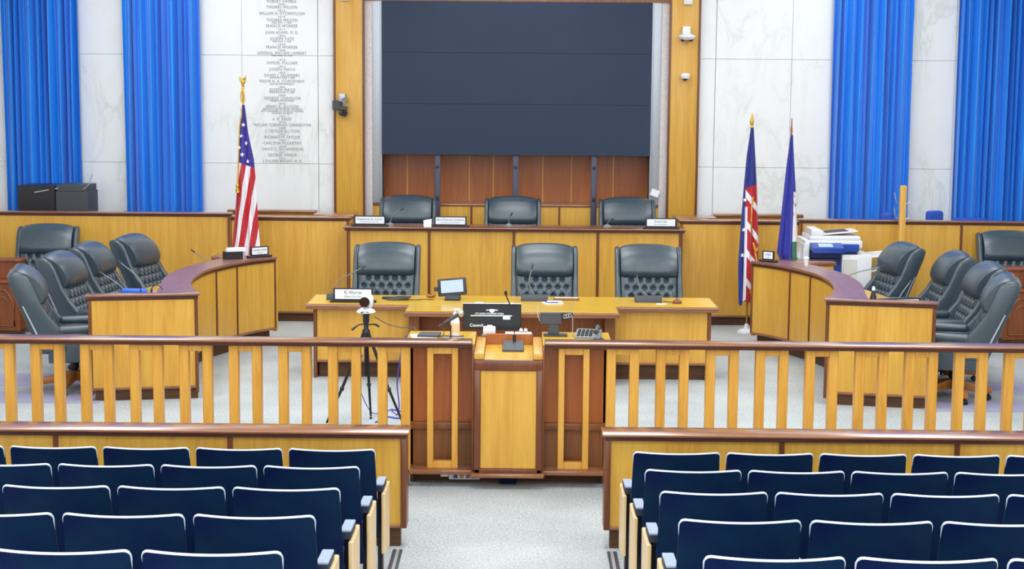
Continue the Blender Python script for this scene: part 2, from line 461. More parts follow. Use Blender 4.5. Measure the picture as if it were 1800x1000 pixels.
# floor tracks along the aisle
for s in (-1, 1):
    b = NB()
    for a_, c_, zz in ((.645, .662, .006), (.684, .705, .006)):
        x0, x1 = sorted((s * a_, s * c_))
        vs = [(x0, 9.86, fz(9.86)), (x1, 9.86, fz(9.86)), (x1, Y0R, fz(Y0R)), (x1, 4, fz(4)), (x0, 4, fz(4)), (x0, Y0R, 0)]
        t = bmesh.new()
        for (ya, yb) in ((4, Y0R), (Y0R, 9.86)):
            q = [t.verts.new(p_) for p_ in ((x0, ya, fz(ya)), (x1, ya, fz(ya)), (x1, yb, fz(yb)), (x0, yb, fz(yb)), (x0, ya, fz(ya) + zz), (x1, ya, fz(ya) + zz), (x1, yb, fz(yb) + zz), (x0, yb, fz(yb) + zz))]
            for f in ((3, 2, 1, 0), (4, 5, 6, 7), (0, 1, 5, 4), (1, 2, 6, 5), (2, 3, 7, 6), (3, 0, 4, 7)): t.faces.new([q[i] for i in f])
        merge(b, t)
    p = struct('trim_15' if s < 0 else 'trim_16', b, 'charcoal')
    x0, x1 = sorted((s * .663, s * .683)); t = bmesh.new()
    for (ya, yb) in ((4, Y0R), (Y0R, 9.86)):
        q = [t.verts.new(p_) for p_ in ((x0, ya, fz(ya)), (x1, ya, fz(ya)), (x1, yb, fz(yb)), (x0, yb, fz(yb)), (x0, ya, fz(ya) + .004), (x1, ya, fz(ya) + .004), (x1, yb, fz(yb) + .004), (x0, yb, fz(yb) + .004))]
        for f in ((3, 2, 1, 0), (4, 5, 6, 7), (0, 1, 5, 4), (1, 2, 6, 5), (2, 3, 7, 6), (3, 0, 4, 7)): t.faces.new([q[i] for i in f])
    bb = NB(); merge(bb, t); obj('metal_strip', bb, 'silver', p)

# ------------------------------------------------------------------ curtains
def curtain_bm(x0, x1, seed):
    rnd = random.Random(seed); ph = [0.0]
    n = 150
    for i in range(n): ph.append(ph[-1] + (x1 - x0) / n * 2 * PI / (.098 + .045 * math.sin(i * .13 + seed) + .012 * rnd.random()))
    rings = []
    for k in range(9):
        z = .06 + (5.3 - .06) * k / 8; row = []
        for i in range(n + 1):
            u = i / n
            a = (.062 + .024 * math.sin(i * .21 + seed * 2)) * (1 + .12 * math.sin(z * .9 + i * .05))
            row.append((x0 + (x1 - x0) * u + .006 * math.sin(z * 1.1 + i * .3), 20.885 + a * math.sin(ph[i] + .16 * math.sin(z * .8 + i * .11)), z))
        back = [(p[0], p[1] + .006, p[2]) for p in row[::-1]]
        rings.append(row + back)
    bm = NB(); loft(bm, rings); return bm
for i, (x0, x1, lb) in enumerate(((-6.62, -5.61, 'long royal blue curtain at the far left, behind the black cabinet'), (-5.06, -4.06, 'long royal blue curtain between bare marble piers, left of the striped flag'),
                                  (4.06, 5.07, 'long royal blue curtain behind the coat stand and the copier'), (5.66, 6.72, 'long royal blue curtain at the far right edge'))):
    tag(obj('curtain', curtain_bm(x0, x1, i + 1), 'curtain', angle=80), lb, 'curtain', 'tall blue curtains on the marble wall')

# ------------------------------------------------------------------ LED wall
t_ = thing('video_wall', 'large dark switched-off video wall of stacked panels above the bench', 'screen', (0, 21.0, 1.97))
for r in range(3):
    z0 = 1.975 + r * .657
    obj('display_panel', box(NB(), -1.742, 1.742, 20.96, 21.04, z0 + .0012, z0 + .6558, .0015, 1), 'screen', t_, True)
for x in (-1.02, 0, 1.02):
    p = obj('support_post', box(NB(), x - .037, x + .037, 20.99, 21.028, PZ + .0, 1.972, .004), 'steel', t_, True)
    obj('bracket', box(NB(), x - .02, x + .02, 20.98, 20.99, 1.38, 1.44, .003), 'black', p, True)
    obj('bracket', box(NB(), x - .02, x + .02, 20.98, 20.99, 1.80, 1.84, .003), 'black', p, True)

# ------------------------------------------------------------------ panelled partitions of the dais
def panelled(name, label, x0, x1, y0, y1, z0, z1, capz, strips, cat='partition', depth=.1):
    """straight panelled partition from (x0,y0) to (x1,y1)"""
    t = thing(name, label, cat, ((x0 + x1) / 2, (y0 + y1) / 2, 0))
    L = math.hypot(x1 - x0, y1 - y0); a = math.atan2(y1 - y0, x1 - x0)
    mt = Matrix.Translation(((x0 + x1) / 2, (y0 + y1) / 2, 0)) @ Matrix.Rotation(a, 4, 'Z')
    h = L / 2
    obj('panel', box(NB(), -h, h, 0, depth, z0, z1, .002, 1, mt), 'oak', t, True)
    cap(t, 'cap_rail', -h - .015, h + .015, -.03, depth + .03, z1, capz, mt)
    obj('base_board', box(NB(), -h + .01, h - .01, .03, depth, 0, z0, 0, 1, mt), 'base', t, True)
    obj('base_moulding', box(NB(), -h, h, -.008, .02, z0 - .015, z0 + .012, .004, 2, mt), 'walnut', t, True)
    for q in strips:
        obj('post_strip', box(NB(), q - .014, q + .014, -.012, .02, z0, z1, .003, 1, mt), 'walnutv', t, True)
    return t
panelled('wood_partition', 'flat oak partition with dark cap, left of the upper bench behind the striped flag', -3.46, -2.0, 19.42, 19.42, .115, 1.235, 1.285, (-.715, .71))
panelled('wood_partition', 'flat oak partition with dark cap, right of the upper bench behind the red, white and blue flag', 2.0, 3.46, 19.42, 19.42, .115, 1.235, 1.285, (-.71, .715))
panelled('wing_partition', 'long oak partition with dark cap behind the left-hand council chairs', -7.6, -3.44, 19.36, 19.40, .12, 1.275, 1.325, (2.06,))
panelled('wing_partition', 'long oak partition with dark cap behind the copier and right-hand council chairs', 3.44, 7.6, 19.40, 19.22, .12, 1.26, 1.31, (-2.06, -.15))

# upper bench (dais)
t_ = thing('dais_bench', 'long upper oak bench of four panels with a dark top, behind the front desk', 'bench', (0, 19.2, 0))
for i in range(4):
    xs = (-1.965, -1.01, -.005, .99, 1.965)
    obj('front_panel', box(NB(), xs[i] + .012, xs[i + 1] - .012, 19.0, 19.03, .11, 1.165, .002, 1), 'oak', t_, True)
for x in (-1.965, -1.01, -.005, .99, 1.965):
    obj('post_strip', box(NB(), x - .016, x + .016, 18.985, 19.03, .11, 1.165, .003, 1), 'walnutv', t_, True)
cap(t_, 'bench_top', -2.03, 2.03, 18.94, 19.45, 1.165, 1.21)
b = NB()
for s in (-1, 1):
    x0, x1 = sorted((s * 1.95, s * 1.975)); box(b, x0, x1, 19.03, 19.4, .11, 1.165)
obj('side_panel', b, 'oak', t_, True)
obj('base_board', box(NB(), -1.94, 1.94, 19.05, 19.4, 0, .11), 'base', t_, True)

# ------------------------------------------------------------------ executive chair
def tuft_bm():
    bm = NB(); nx, nz = 72, 64; P = []
    W0, zb, zt = .298, .50, .91
    btn = []
    rows = 5
    for r in range(rows):
        z = .838 - r * .083; n = 5 if r % 2 == 0 else 6
        for i in range(n): btn.append((((i - (n - 1) / 2) * .094), z))
    rings = []
    for j in range(nz + 1):
        v = j / nz; z = zb + (zt - zb) * v; row = []
        for i in range(nx + 1):
            u = -1 + 2 * i / nx; x = u * W0
            y = .135 + (z - .5) * .29 + .018 * u * u * 0
            puff = .028 * (1 - u ** 6) * (1 - abs(2 * v - 1) ** 8)
            d = 0
            for bx, bz in btn:
                r2 = math.hypot(x - bx, (z - bz) * 1.0)
                d = max(d, .042 * math.exp(-(r2 / .023) ** 2))
                dx, dz = abs(x - bx), bz - z
                if 0 < dz < .085: d = max(d, .012 * math.exp(-((abs(dx - dz * .047 / .085)) / .009) ** 2) * (1 if abs(bx) < .2 else .6))
            
            row.append((x, y - puff + d, z))
        rings.append(row)
    back = [[(p[0], p[1] + .06, p[2]) for p in r[::-1]] for r in rings]
    loft(bm, [rings[k] + back[k] for k in range(len(rings))]); return bm

def make_exec(label):
    t = thing('executive_chair', label, 'chair')
    wing = [(.235, .42), (.475, 1.08), (.485, 1.13), (.47, 1.16), (.43, 1.172), (.38, 1.16), (.325, 1.12), (.29, 1.05), (.265, .97), (.235, .87), (.18, .76), (.105, .66), (.06, .60), (.05, .42)]
    for s in (-1, 1):
        x0, x1 = sorted((s * .302, s * .358))
        obj('side_wing', prism(NB(), wing, 'x', x0, x1, .02, 3), 'leather', t)
    # rolled headrest, crowned in the middle
    prof = [(.40, .865), (.46, 1.08), (.46, 1.14), (.43, 1.17), (.38, 1.17), (.32, 1.145), (.25, 1.085), (.205, 1.01), (.19, .94), (.205, .885), (.25, .86)]
    N = 14; rings = []
    fine = [Vector((0, a, c)) for a, c in prof]; fine = arc(fine + [fine[0]], 4)[:-1]
    for k in range(N + 1):
        u = -1 + 2 * k / N; cr = 1 - abs(u) ** 2.6; e = 1 - .06 * max(0, abs(u) - .86) / .14
        rings.append([(u * .30, .35 + (p.y - .35) * e - .012 * cr * (1 if p.y < .3 else 0), 1.06 + (p.z - 1.06) * e + (.032 * cr if p.z > 1.1 else .032 * cr * max(0, (p.z - .95) / .15))) for p in fine])
    obj('headrest', loft(NB(), rings), 'leather', t, angle=60)
    obj('tufted_backrest', tuft_bm(), 'leather', t, angle=80)
    shell = [(.22, .40), (.30, .40), (.50, 1.06), (.51, 1.13), (.46, 1.15), (.40, 1.05)]
    obj('back_shell', prism(NB(), shell, 'x', -.30, .30, .012, 2), 'leather', t)
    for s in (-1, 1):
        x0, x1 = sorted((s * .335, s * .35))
        obj('back_edge_glint', prism(NB(), [(.246, .47), (.27, .47), (.404, .86), (.38, .86)], 'x', x0, x1, .003, 1), 'silver', t)  # silver strip paints the light catching the back panel's edge
    for ch in t.children:                              # recline the whole upper part a little more
        for v in ch.data.vertices: v.co.y += .09 * (v.co.z - .45)
    obj('seat_cushion', box(NB(), -.275, .275, -.33, .17, .41, .52, .045, 4), 'leather', t)
    for s in (-1, 1):
        x0, x1 = sorted((s * .275, s * .365))
        a = obj('armrest', box(NB(), x0, x1, -.32, .14, .585, .665, .036, 4), 'leather', t)
        x0, x1 = sorted((s * .288, s * .352))
        obj('arm_panel', box(NB(), x0, x1, -.30, .22, .32, .60, .016, 2), 'leather', a)
    obj('seat_box', box(NB(), -.285, .285, -.30, .22, .32, .42, .012, 2), 'leather', t)
    b = NB(); lathe(b, [(.028, .10), (.028, .20), (.04, .21), (.04, .27), (.09, .30), (.09, .32)], 16)
    obj('pedestal_column', b, 'blackm', t)
    for k in range(5):
        a = 2 * PI * k / 5 + .33; R4 = Matrix.Rotation(a, 4, 'Z')
        prof2 = [(.02, .10), (.10, .09), (.32, .065), (.365, .07), (.365, .118), (.29, .128), (.12, .17), (.02, .19)]
        lg = obj('base_leg', prism(NB(), [(p[0], p[1]) for p in prof2], 'y', -.028, .028, .008, 2, R4), 'legwood', t)
        b = NB()
        lathe(b, [(.0, -.012), (.024, -.012), (.027, 0), (.024, .012), (.0, .012)], 14, mat=R4 @ Matrix.Translation((.335, .016, .0275)) @ Matrix.Rotation(PI / 2, 4, 'X'))
        lathe(b, [(.0, -.012), (.024, -.012), (.027, 0), (.024, .012), (.0, .012)], 14, mat=R4 @ Matrix.Translation((.335, -.016, .0275)) @ Matrix.Rotation(PI / 2, 4, 'X'))
        lathe(b, [(.008, .02), (.008, .075)], 8, mat=R4 @ Matrix.Translation((.335, 0, 0)))
        obj('caster', b, 'black', lg)
    return t
D = math.radians
chairs = [(-1.36, 16.82, 0, 0, 'left of the three tufted leather chairs at the front desk, behind the white camera', 'chairs behind the front desk'),
          (.335, 16.82, 0, 0, 'middle one of the three tufted leather chairs at the front desk', 'chairs behind the front desk'),
          (1.45, 16.82, 0, 0, 'right of the three tufted leather chairs at the front desk', 'chairs behind the front desk'),
          (-1.36, 19.98, PZ, 0, 'leather chair at the left of the upper bench, between two name plates', 'chairs behind the upper bench'),
          (-.03, 19.98, PZ, 0, 'leather chair at the middle of the upper bench, under the screen', 'chairs behind the upper bench'),
          (1.42, 19.98, PZ, 0, 'leather chair at the right of the upper bench, beside a name plate', 'chairs behind the upper bench'),
          (-4.13, 14.98, 0, 104, 'nearest left-hand leather chair, seen side-on at the end of the curved desk', 'chairs at the left curved desk'),
          (-4.13, 16.02, 0, 85, 'second leather chair from the front at the left curved desk', 'chairs at the left curved desk'),
          (-4.08, 16.98, 0, 85, 'third leather chair from the front at the left curved desk', 'chairs at the left curved desk'),
          (-3.84, 17.79, 0, 77, 'farthest leather chair at the left curved desk, standing alone near the flag', 'chairs at the left curved desk'),
          (-5.52, 18.62, 0, 4, 'leather chair facing forward behind the carved cabinet at far left', None),
          (4.16, 14.98, 0, -104, 'nearest right-hand leather chair, seen side-on at the end of the curved desk', 'chairs at the right curved desk'),
          (4.28, 15.87, 0, -92, 'second leather chair from the front at the right curved desk, mostly hidden by the nearest', 'chairs at the right curved desk'),
          (4.23, 16.88, 0, -90, 'third leather chair from the front at the right curved desk', 'chairs at the right curved desk'),
          (3.88, 17.66, 0, -81, 'farthest leather chair at the right curved desk, beside the copier', 'chairs at the right curved desk'),
          (5.82, 18.6, .02, -3, 'leather chair facing forward behind the carved cabinet at far right', None)]
proto = make_exec(chairs[0][4])
for i, (x, y, z, a, lb, g) in enumerate(chairs):
    if i == 0:
        proto.location = (x, y, z); proto.rotation_euler = (0, 0, D(a)); proto['group'] = g
    else: dup(proto, (x, y, z), D(a), lb, g or 'chairs facing forward behind the carved cabinets')

# ------------------------------------------------------------------ centre desk
t_ = thing('council_desk', 'wide oak front desk with bright worktop and an open knee hole', 'desk', (0, 16.0, 0))
top = [(-2.03, 16.36), (-2.03, 15.67), (-1.03, 15.67), (-1.03, 15.23), (1.03, 15.23), (1.03, 15.67), (2.03, 15.67), (2.03, 16.36)]
obj('edge_band', prism(NB(), top, 'z', .692, .742, .006, 2), 'walnut', t_, True)
tin = [(-2.015, 16.345), (-2.015, 15.685), (-1.015, 15.685), (-1.015, 15.245), (1.015, 15.245), (1.015, 15.685), (2.015, 15.685), (2.015, 16.345)]
obj('worktop', prism(NB(), tin, 'z', .742, .75, .002, 1), 'oaktop', t_, True)
for s in (-1, 1):
    x0, x1 = sorted((s * 1.0, s * 1.93)); obj('front_panel', box(NB(), x0, x1, 15.74, 15.77, .17, .692, .002, 1), 'oak', t_, True)
    x0, x1 = sorted((s * 1.93, s * 1.965)); obj('corner_post', box(NB(), x0, x1, 15.725, 16.3, .0, .692, .004, 1), 'walnutv', t_, True)
    x0, x1 = sorted((s * .9, s * 1.0)); obj('pilaster', box(NB(), x0, x1, 15.42, 16.0, .0, .692, .004, 1), 'brown', t_, True)
    x0, x1 = sorted((s * 1.0, s * 1.92)); obj('base_board', box(NB(), x0, x1, 15.80, 16.2, 0, .17), 'base', t_, True)
    x0, x1 = sorted((s * 1.0, s * 1.93)); obj('base_moulding', box(NB(), x0, x1, 15.728, 15.77, .155, .18, .004), 'walnut', t_, True)
obj('knee_hole_back', box(NB(), -.9, .9, 15.9, 15.93, 0, .692), 'red', t_, True)

# ------------------------------------------------------------------ curved desks
inner = [(2.87, 14.64), (2.99, 14.95), (3.08, 15.3), (3.14, 15.7), (3.16, 16.1), (3.14, 16.48), (3.07, 16.8), (2.97, 17.1), (2.83, 17.4), (2.62, 17.68)]
outer = [(3.26, 14.58), (3.31, 14.95), (3.37, 15.3), (3.43, 15.7), (3.45, 16.1), (3.44, 16.5), (3.38, 16.88), (3.28, 17.25), (3.12, 17.62), (2.86, 17.95)]
def offs(line, d):
    out = []
    for i, p in enumerate(line):
        a = Vector(line[max(i - 1, 0)]); c = Vector(line[min(i + 1, len(line) - 1)]); t = (c - a).normalized()
        out.append((p[0] + t.y * d, p[1] - t.x * d))
    return out
def smooth2(line, n=5): return [(v.x, v.y) for v in arc([(p[0], p[1], 0) for p in line], n)]
def ribbon(bm, la, lb, z0, z1, s):
    rings = []
    for p, q in zip(la, lb):
        rings.append([(s * p[0], p[1], z0), (s * q[0], q[1], z0), (s * q[0], q[1], z1), (s * p[0], p[1], z1)])
    loft(bm, rings); return bm
TZ = .985
def curved_desk(s, label):
    t = thing('curved_council_desk', label, 'desk', (s * 3.2, 16.2, 0))
    I = smooth2(inner); O = smooth2(outer)
    obj('ledge_top', ribbon(NB(), I, O, TZ - .024, TZ, s), 'mahog', t, True)
    obj('ledge_edge', ribbon(NB(), offs(I, .014), offs(O, -.014), TZ - .055, TZ - .024, s), 'cove', t, True)
    F0 = offs(I, .03); F1 = offs(I, .06); n = len(F0) - 1
    cuts = [0, int(n * .33), int(n * .66), int(n * .82), n]
    for a, c in zip(cuts[:-1], cuts[1:]):
        obj('front_panel', ribbon(NB(), F0[a:c + 1], F1[a:c + 1], .18, TZ - .055, s), 'oak', t, True)
    for k in cuts[1:]:
        x, y = F0[k]
        obj('post_strip', box(NB(), s * x - .011, s * x + .011, y - .012, y + .02, .18, TZ - .055, .003, 1), 'walnutv', t, True)
    obj('base_board', ribbon(NB(), offs(I, .13)[8:], offs(I, .21)[8:], 0, .18, s), 'base', t, True)
    obj('base_moulding', ribbon(NB(), offs(I, .022), offs(I, .05), .17, .195, s), 'walnut', t, True)
    obj('ledge_back', ribbon(NB(), offs(O, -.05), offs(O, -.02), .70, TZ - .055, s), 'oak', t, True)
    obj('worktop', ribbon(NB(), offs(O, -.02)[1:], offs(O, .42)[1:], .715, .755, s), 'oaktop', t, True)
    # end panel facing the audience
    ea, eb = Vector((s * 2.86, 14.62)), Vector((s * 3.86, 14.42))
    L = (eb - ea).length; ang = math.atan2((eb - ea).y * s, (eb - ea).x * s)
    mt = Matrix.Translation(((ea.x + eb.x) / 2, (ea.y + eb.y) / 2, 0)) @ Matrix.Rotation(ang, 4, 'Z'); h = L / 2
    obj('end_panel', box(NB(), -h + .05, h - .05, .01, .05, .115, TZ - .055, .002, 1, mt), 'oak', t, True)
    cap(t, 'end_cap', -h, h, -.02, .10, TZ - .055, TZ + .002, mt)
    for a, c in ((-h + .02, -h + .05), (h - .05, h - .02)):
        obj('corner_post', box(NB(), a, c, 0, .08, .06, TZ - .055, .004, 1, mt), 'walnutv', t, True)
    obj('end_base', box(NB(), -h + .07, h - .03, .03, .09, 0, .115, 0, 1, mt), 'base', t, True)
    obj('end_moulding', box(NB(), -h + .03, h - .03, .0, .05, .10, .125, .004, 2, mt), 'walnut', t, True)
    # far end board
    x, y = inner[-1]; x2, y2 = outer[-1]
    ang = math.atan2(y2 - y, s * (x2 - x)); L = math.hypot(x2 - x, y2 - y)
    mt = Matrix.Translation((s * x, y, 0)) @ Matrix.Rotation(ang, 4, 'Z')
    obj('far_end_panel', box(NB(), .03, L - .02, -.03, 0.0, .15, TZ - .055, .002, 1, mt), 'oak', t, True)
    return t
curved_desk(-1, 'curved oak council desk on the left with a dark raised ledge')
curved_desk(1, 'curved oak council desk on the right with a dark raised ledge')
for s, lb, xa, xb in ((-1, 'small oak side stand with dark top behind the left curved desk', 3.14, 3.40), (1, 'small oak side stand with dark top in front of the copier', 3.02, 3.62)):
    x0, x1 = sorted((s * xa, s * xb)); t_ = thing('side_stand', lb, 'stand', ((x0 + x1) / 2, 18.1, 0))
    obj('cabinet_body', box(NB(), x0 + .02, x1 - .02, 18.02, 18.26, .0, .90, .003, 1), 'oak', t_, True)
    obj('stand_top', box(NB(), x0 - .01, x1 + .01, 18.0, 18.28, .90, .945, .01), 'walnut', t_, True)

# carved cabinets at both sides
for s, lb in ((-1, 'dark carved oak cabinet with pointed arch panels at the far left'), (1, 'dark carved oak cabinet with pointed arch panels at the far right')):
    xa, xb = (5.56, 6.9) if s < 0 else (5.5, 6.9)
    x0, x1 = sorted((s * xa, s * xb)); t_ = thing('carved_cabinet', lb, 'cabinet', ((x0 + x1) / 2, 17.95, 0))
    obj('cabinet_body', box(NB(), x0, x1, 17.86, 18.16, .10, .64, .004, 1), 'carved', t_, True)
    obj('plinth', box(NB(), x0 + .02, x1 - .02, 17.89, 18.14, 0, .10), 'base', t_, True)
    obj('lower_top', box(NB(), x0 - .02, x1 + .02, 17.83, 18.17, .64, .672, .008), 'carved', t_, True)
    obj('upper_shelf', box(NB(), x0, x1, 18.0, 18.16, .672, .87, .004, 1), 'carved', t_, True)
    obj('upper_top', box(NB(), x0 - .015, x1 + .015, 17.97, 18.18, .87, .90, .008), 'carved', t_, True)
    n = 4; w = (x1 - x0) / n
    for i in range(n):
        xc = x0 + w * (i + .5); b = NB(); hw = w * .36
        pts = [(xc - hw, 17.855, .16)] + [(xc - hw, 17.855, .42)]
        for q in range(7): a = q / 6; pts.append((xc - hw * (1 - a) ** 1.0 * math.cos(a * .5), 17.855, .42 + .15 * math.sin(a * PI / 2)))
        for q in range(6, -1, -1): a = q / 6; pts.append((xc + hw * (1 - a) * math.cos(a * .5), 17.855, .42 + .15 * math.sin(a * PI / 2)))
        pts += [(xc + hw, 17.855, .16), (xc - hw, 17.855, .16)]
        tube(b, pts, .012, 6)
        tube(b, [(xc - hw * .5, 17.855, .44), (xc, 17.855, .49), (xc + hw * .5, 17.855, .44)], .009, 6)
        obj('arch_tracery', b, 'brown', t_, True)
    b = NB()
    for i in range(n + 1): box(b, x0 + w * i - .02, x0 + w * i + .02, 17.845, 17.87, .10, .64, .004, 1)
    obj('stile', b, 'carved', t_, True)

# ------------------------------------------------------------------ rails with baluster frames
FR = (.236, .066)
def frame_bm(xc, w, m, y0, y1, z0, z1, zb):
    b = NB()
    box(b, xc - w / 2, xc - w / 2 + m, y0, y1, z0, z1, .004, 1); box(b, xc + w / 2 - m, xc + w / 2, y0, y1, z0, z1, .004, 1)
    box(b, xc - w / 2 + m, xc + w / 2 - m, y0 + .003, y1 - .003, z1 - zb, z1, .003, 1); box(b, xc - w / 2 + m, xc + w / 2 - m, y0 + .003, y1 - .003, z0, z0 + zb, .003, 1)
    return b
for s, lb in ((-1, 'oak baluster rail with dark cap on the left side of the lectern'), (1, 'oak baluster rail with dark cap on the right side of the lectern')):
    t_ = thing('baluster_rail', lb, 'railing', (s * 3, 11.5, 0))
    x0, x1 = sorted((s * .262, s * 7.95))
    cap(t_, 'cap_rail', x0, x1, 11.42, 11.60, 1.032, 1.076, None, .0)
    x0, x1 = sorted((s * .725, s * 7.95))
    obj('bottom_rail', box(NB(), x0, x1, 11.46, 11.56, 0, .12, .004, 1), 'base', t_, True)
    for k in range(20):
        obj('baluster_frame', frame_bm(s * (.828 + .3596 * k), .236, .068, 11.475, 11.545, .12, 1.032, .048), 'oakx', t_, True)

# ------------------------------------------------------------------ lectern / clerk counter
t_ = thing('lectern_counter', 'oak lectern with a counter on each side, closing the rail at the aisle', 'lectern', (0, 11.7, 0))
obj('lectern_panel', box(NB(), -.198, .205, 11.40, 11.43, .155, .875, .003, 1), 'oak', t_, True)
b = NB()
for x0, x1, z0, z1 in ((-.245, -.198, .12, .88), (.205, .248, .12, .88), (-.245, .248, .875, .955), (-.245, .248, .12, .155)): box(b, x0, x1, 11.385, 11.46, z0, z1, .008)
obj('lectern_frame', b, 'walnutv', t_, True)
obj('bottom_moulding', box(NB(), -.265, .268, 11.36, 11.55, .09, .125, .012), 'walnut', t_, True)
obj('reading_surface', box(NB(), -.175, .18, 11.40, 12.06, .93, .956, .003, 1), 'oaktop', t_, True)
b = NB()
for x0, x1 in ((-.245, -.175), (.18, .248)): box(b, x0, x1, 11.39, 12.14, .956, 1.004, .006)
obj('side_cheek', b, 'oakx', t_, True)
obj('lectern_back_board', box(NB(), -.175, .18, 12.06, 12.10, .93, 1.036, .003, 1), 'red', t_, True)
for s in (-1, 1):
    x0, x1 = sorted((s * .25, s * .76))
    obj('counter_top', box(NB(), x0, x1, 11.605, 12.2, 1.0, 1.034, .004, 1), 'oaktop', t_, True)
    x0, x1 = sorted((s * .25, s * .715))
    obj('upper_panel', box(NB(), x0, x1, 11.60, 11.63, .455, 1.0, .002, 1), 'red', t_, True)
    obj('panel_rail', box(NB(), x0, x1, 11.575, 11.63, .40, .455, .008), 'brown', t_, True)
    obj('lower_panel', box(NB(), x0, x1, 11.60, 11.63, .13, .40, .002, 1), 'brown', t_, True)
    obj('sill', box(NB(), x0, x1, 11.42, 11.63, .10, .135, .008), 'walnut', t_, True)
    x0, x1 = sorted((s * .695, s * .72)); obj('end_board', box(NB(), x0, x1, 11.6, 12.15, .0, 1.0, .003, 1), 'brown', t_, True)
    obj('front_frame', frame_bm(s * .475 + .0, .224, .045, 11.47, 11.54, .135, 1.03, .05), 'oakx', t_, True)
    x0, x1 = sorted((s * .245, s * .262)); obj('corner_moulding', box(NB(), x0, x1, 11.41, 11.60, .12, 1.03, .005), 'walnutv', t_, True)
obj('base_board', box(NB(), -.70, .70, 11.66, 11.7, 0, .10), 'base', t_, True)
b = NB(); box(b, -.43, -.2, 11.5, 11.58, .045, .092, .004, 1)
o = thing('outlet_strip', 'grey outlet strip fixed under the lectern sill', 'outlet strip', (-.315, 11.54, .045))
obj('housing', b, 'silver', o, True)
for k, mt_ in enumerate(('charcoal', 'cone', 'red', 'black')):
    obj('socket', box(NB(), -.395 + k * .046, -.365 + k * .046, 11.494, 11.50, .056, .08, .002, 1), mt_, o, True)
tag(obj('adapter', box(NB(), -.49, -.432, 11.5, 11.56, .065, .099, .006), 'cream'), 'small cream adapter box left of the outlet strip', 'adapter')
tag(obj('floor_box', box(NB(), -.06, .065, 11.56, 11.655, .0, .088, .006), 'seat'), 'dark blue box on the carpet under the lectern', 'box')

# ------------------------------------------------------------------ low partitions in front of the seats
for s, lb in ((-1, 'low oak partition with broad dark cap in front of the left seat block'), (1, 'low oak partition with broad dark cap in front of the right seat block')):
    t_ = thing('seat_partition', lb, 'partition', (s * 3, 9.98, 0))
    x0, x1 = sorted((s * .605, s * 7.95)); cap(t_, 'cap_rail', x0, x1, 9.86, 10.09, .712, .757)
    x0, x1 = sorted((s * .66, s * 7.95)); obj('front_panel', box(NB(), x0, x1, 9.92, 10.05, .14, .712, .002, 1), 'oak', t_, True)
    x0, x1 = sorted((s * .622, s * .66)); obj('corner_post', box(NB(), x0, x1, 9.895, 10.07, .13, .712, .005), 'walnutv', t_, True)
    x0, x1 = sorted((s * .665, s * 7.95)); obj('base_board', box(NB(), x0, x1, 9.95, 10.03, 0, .14), 'base', t_, True)
    x0, x1 = sorted((s * .635, s * 7.95)); obj('base_moulding', box(NB(), x0, x1, 9.91, 9.95, .128, .15, .004), 'walnut', t_, True)
    for k in range(5):
        x = s * (1.735 + 1.1 * k); obj('post_strip', box(NB(), x - .016, x + .016, 9.905, 9.93, .14, .712, .004, 1), 'walnutv', t_, True)

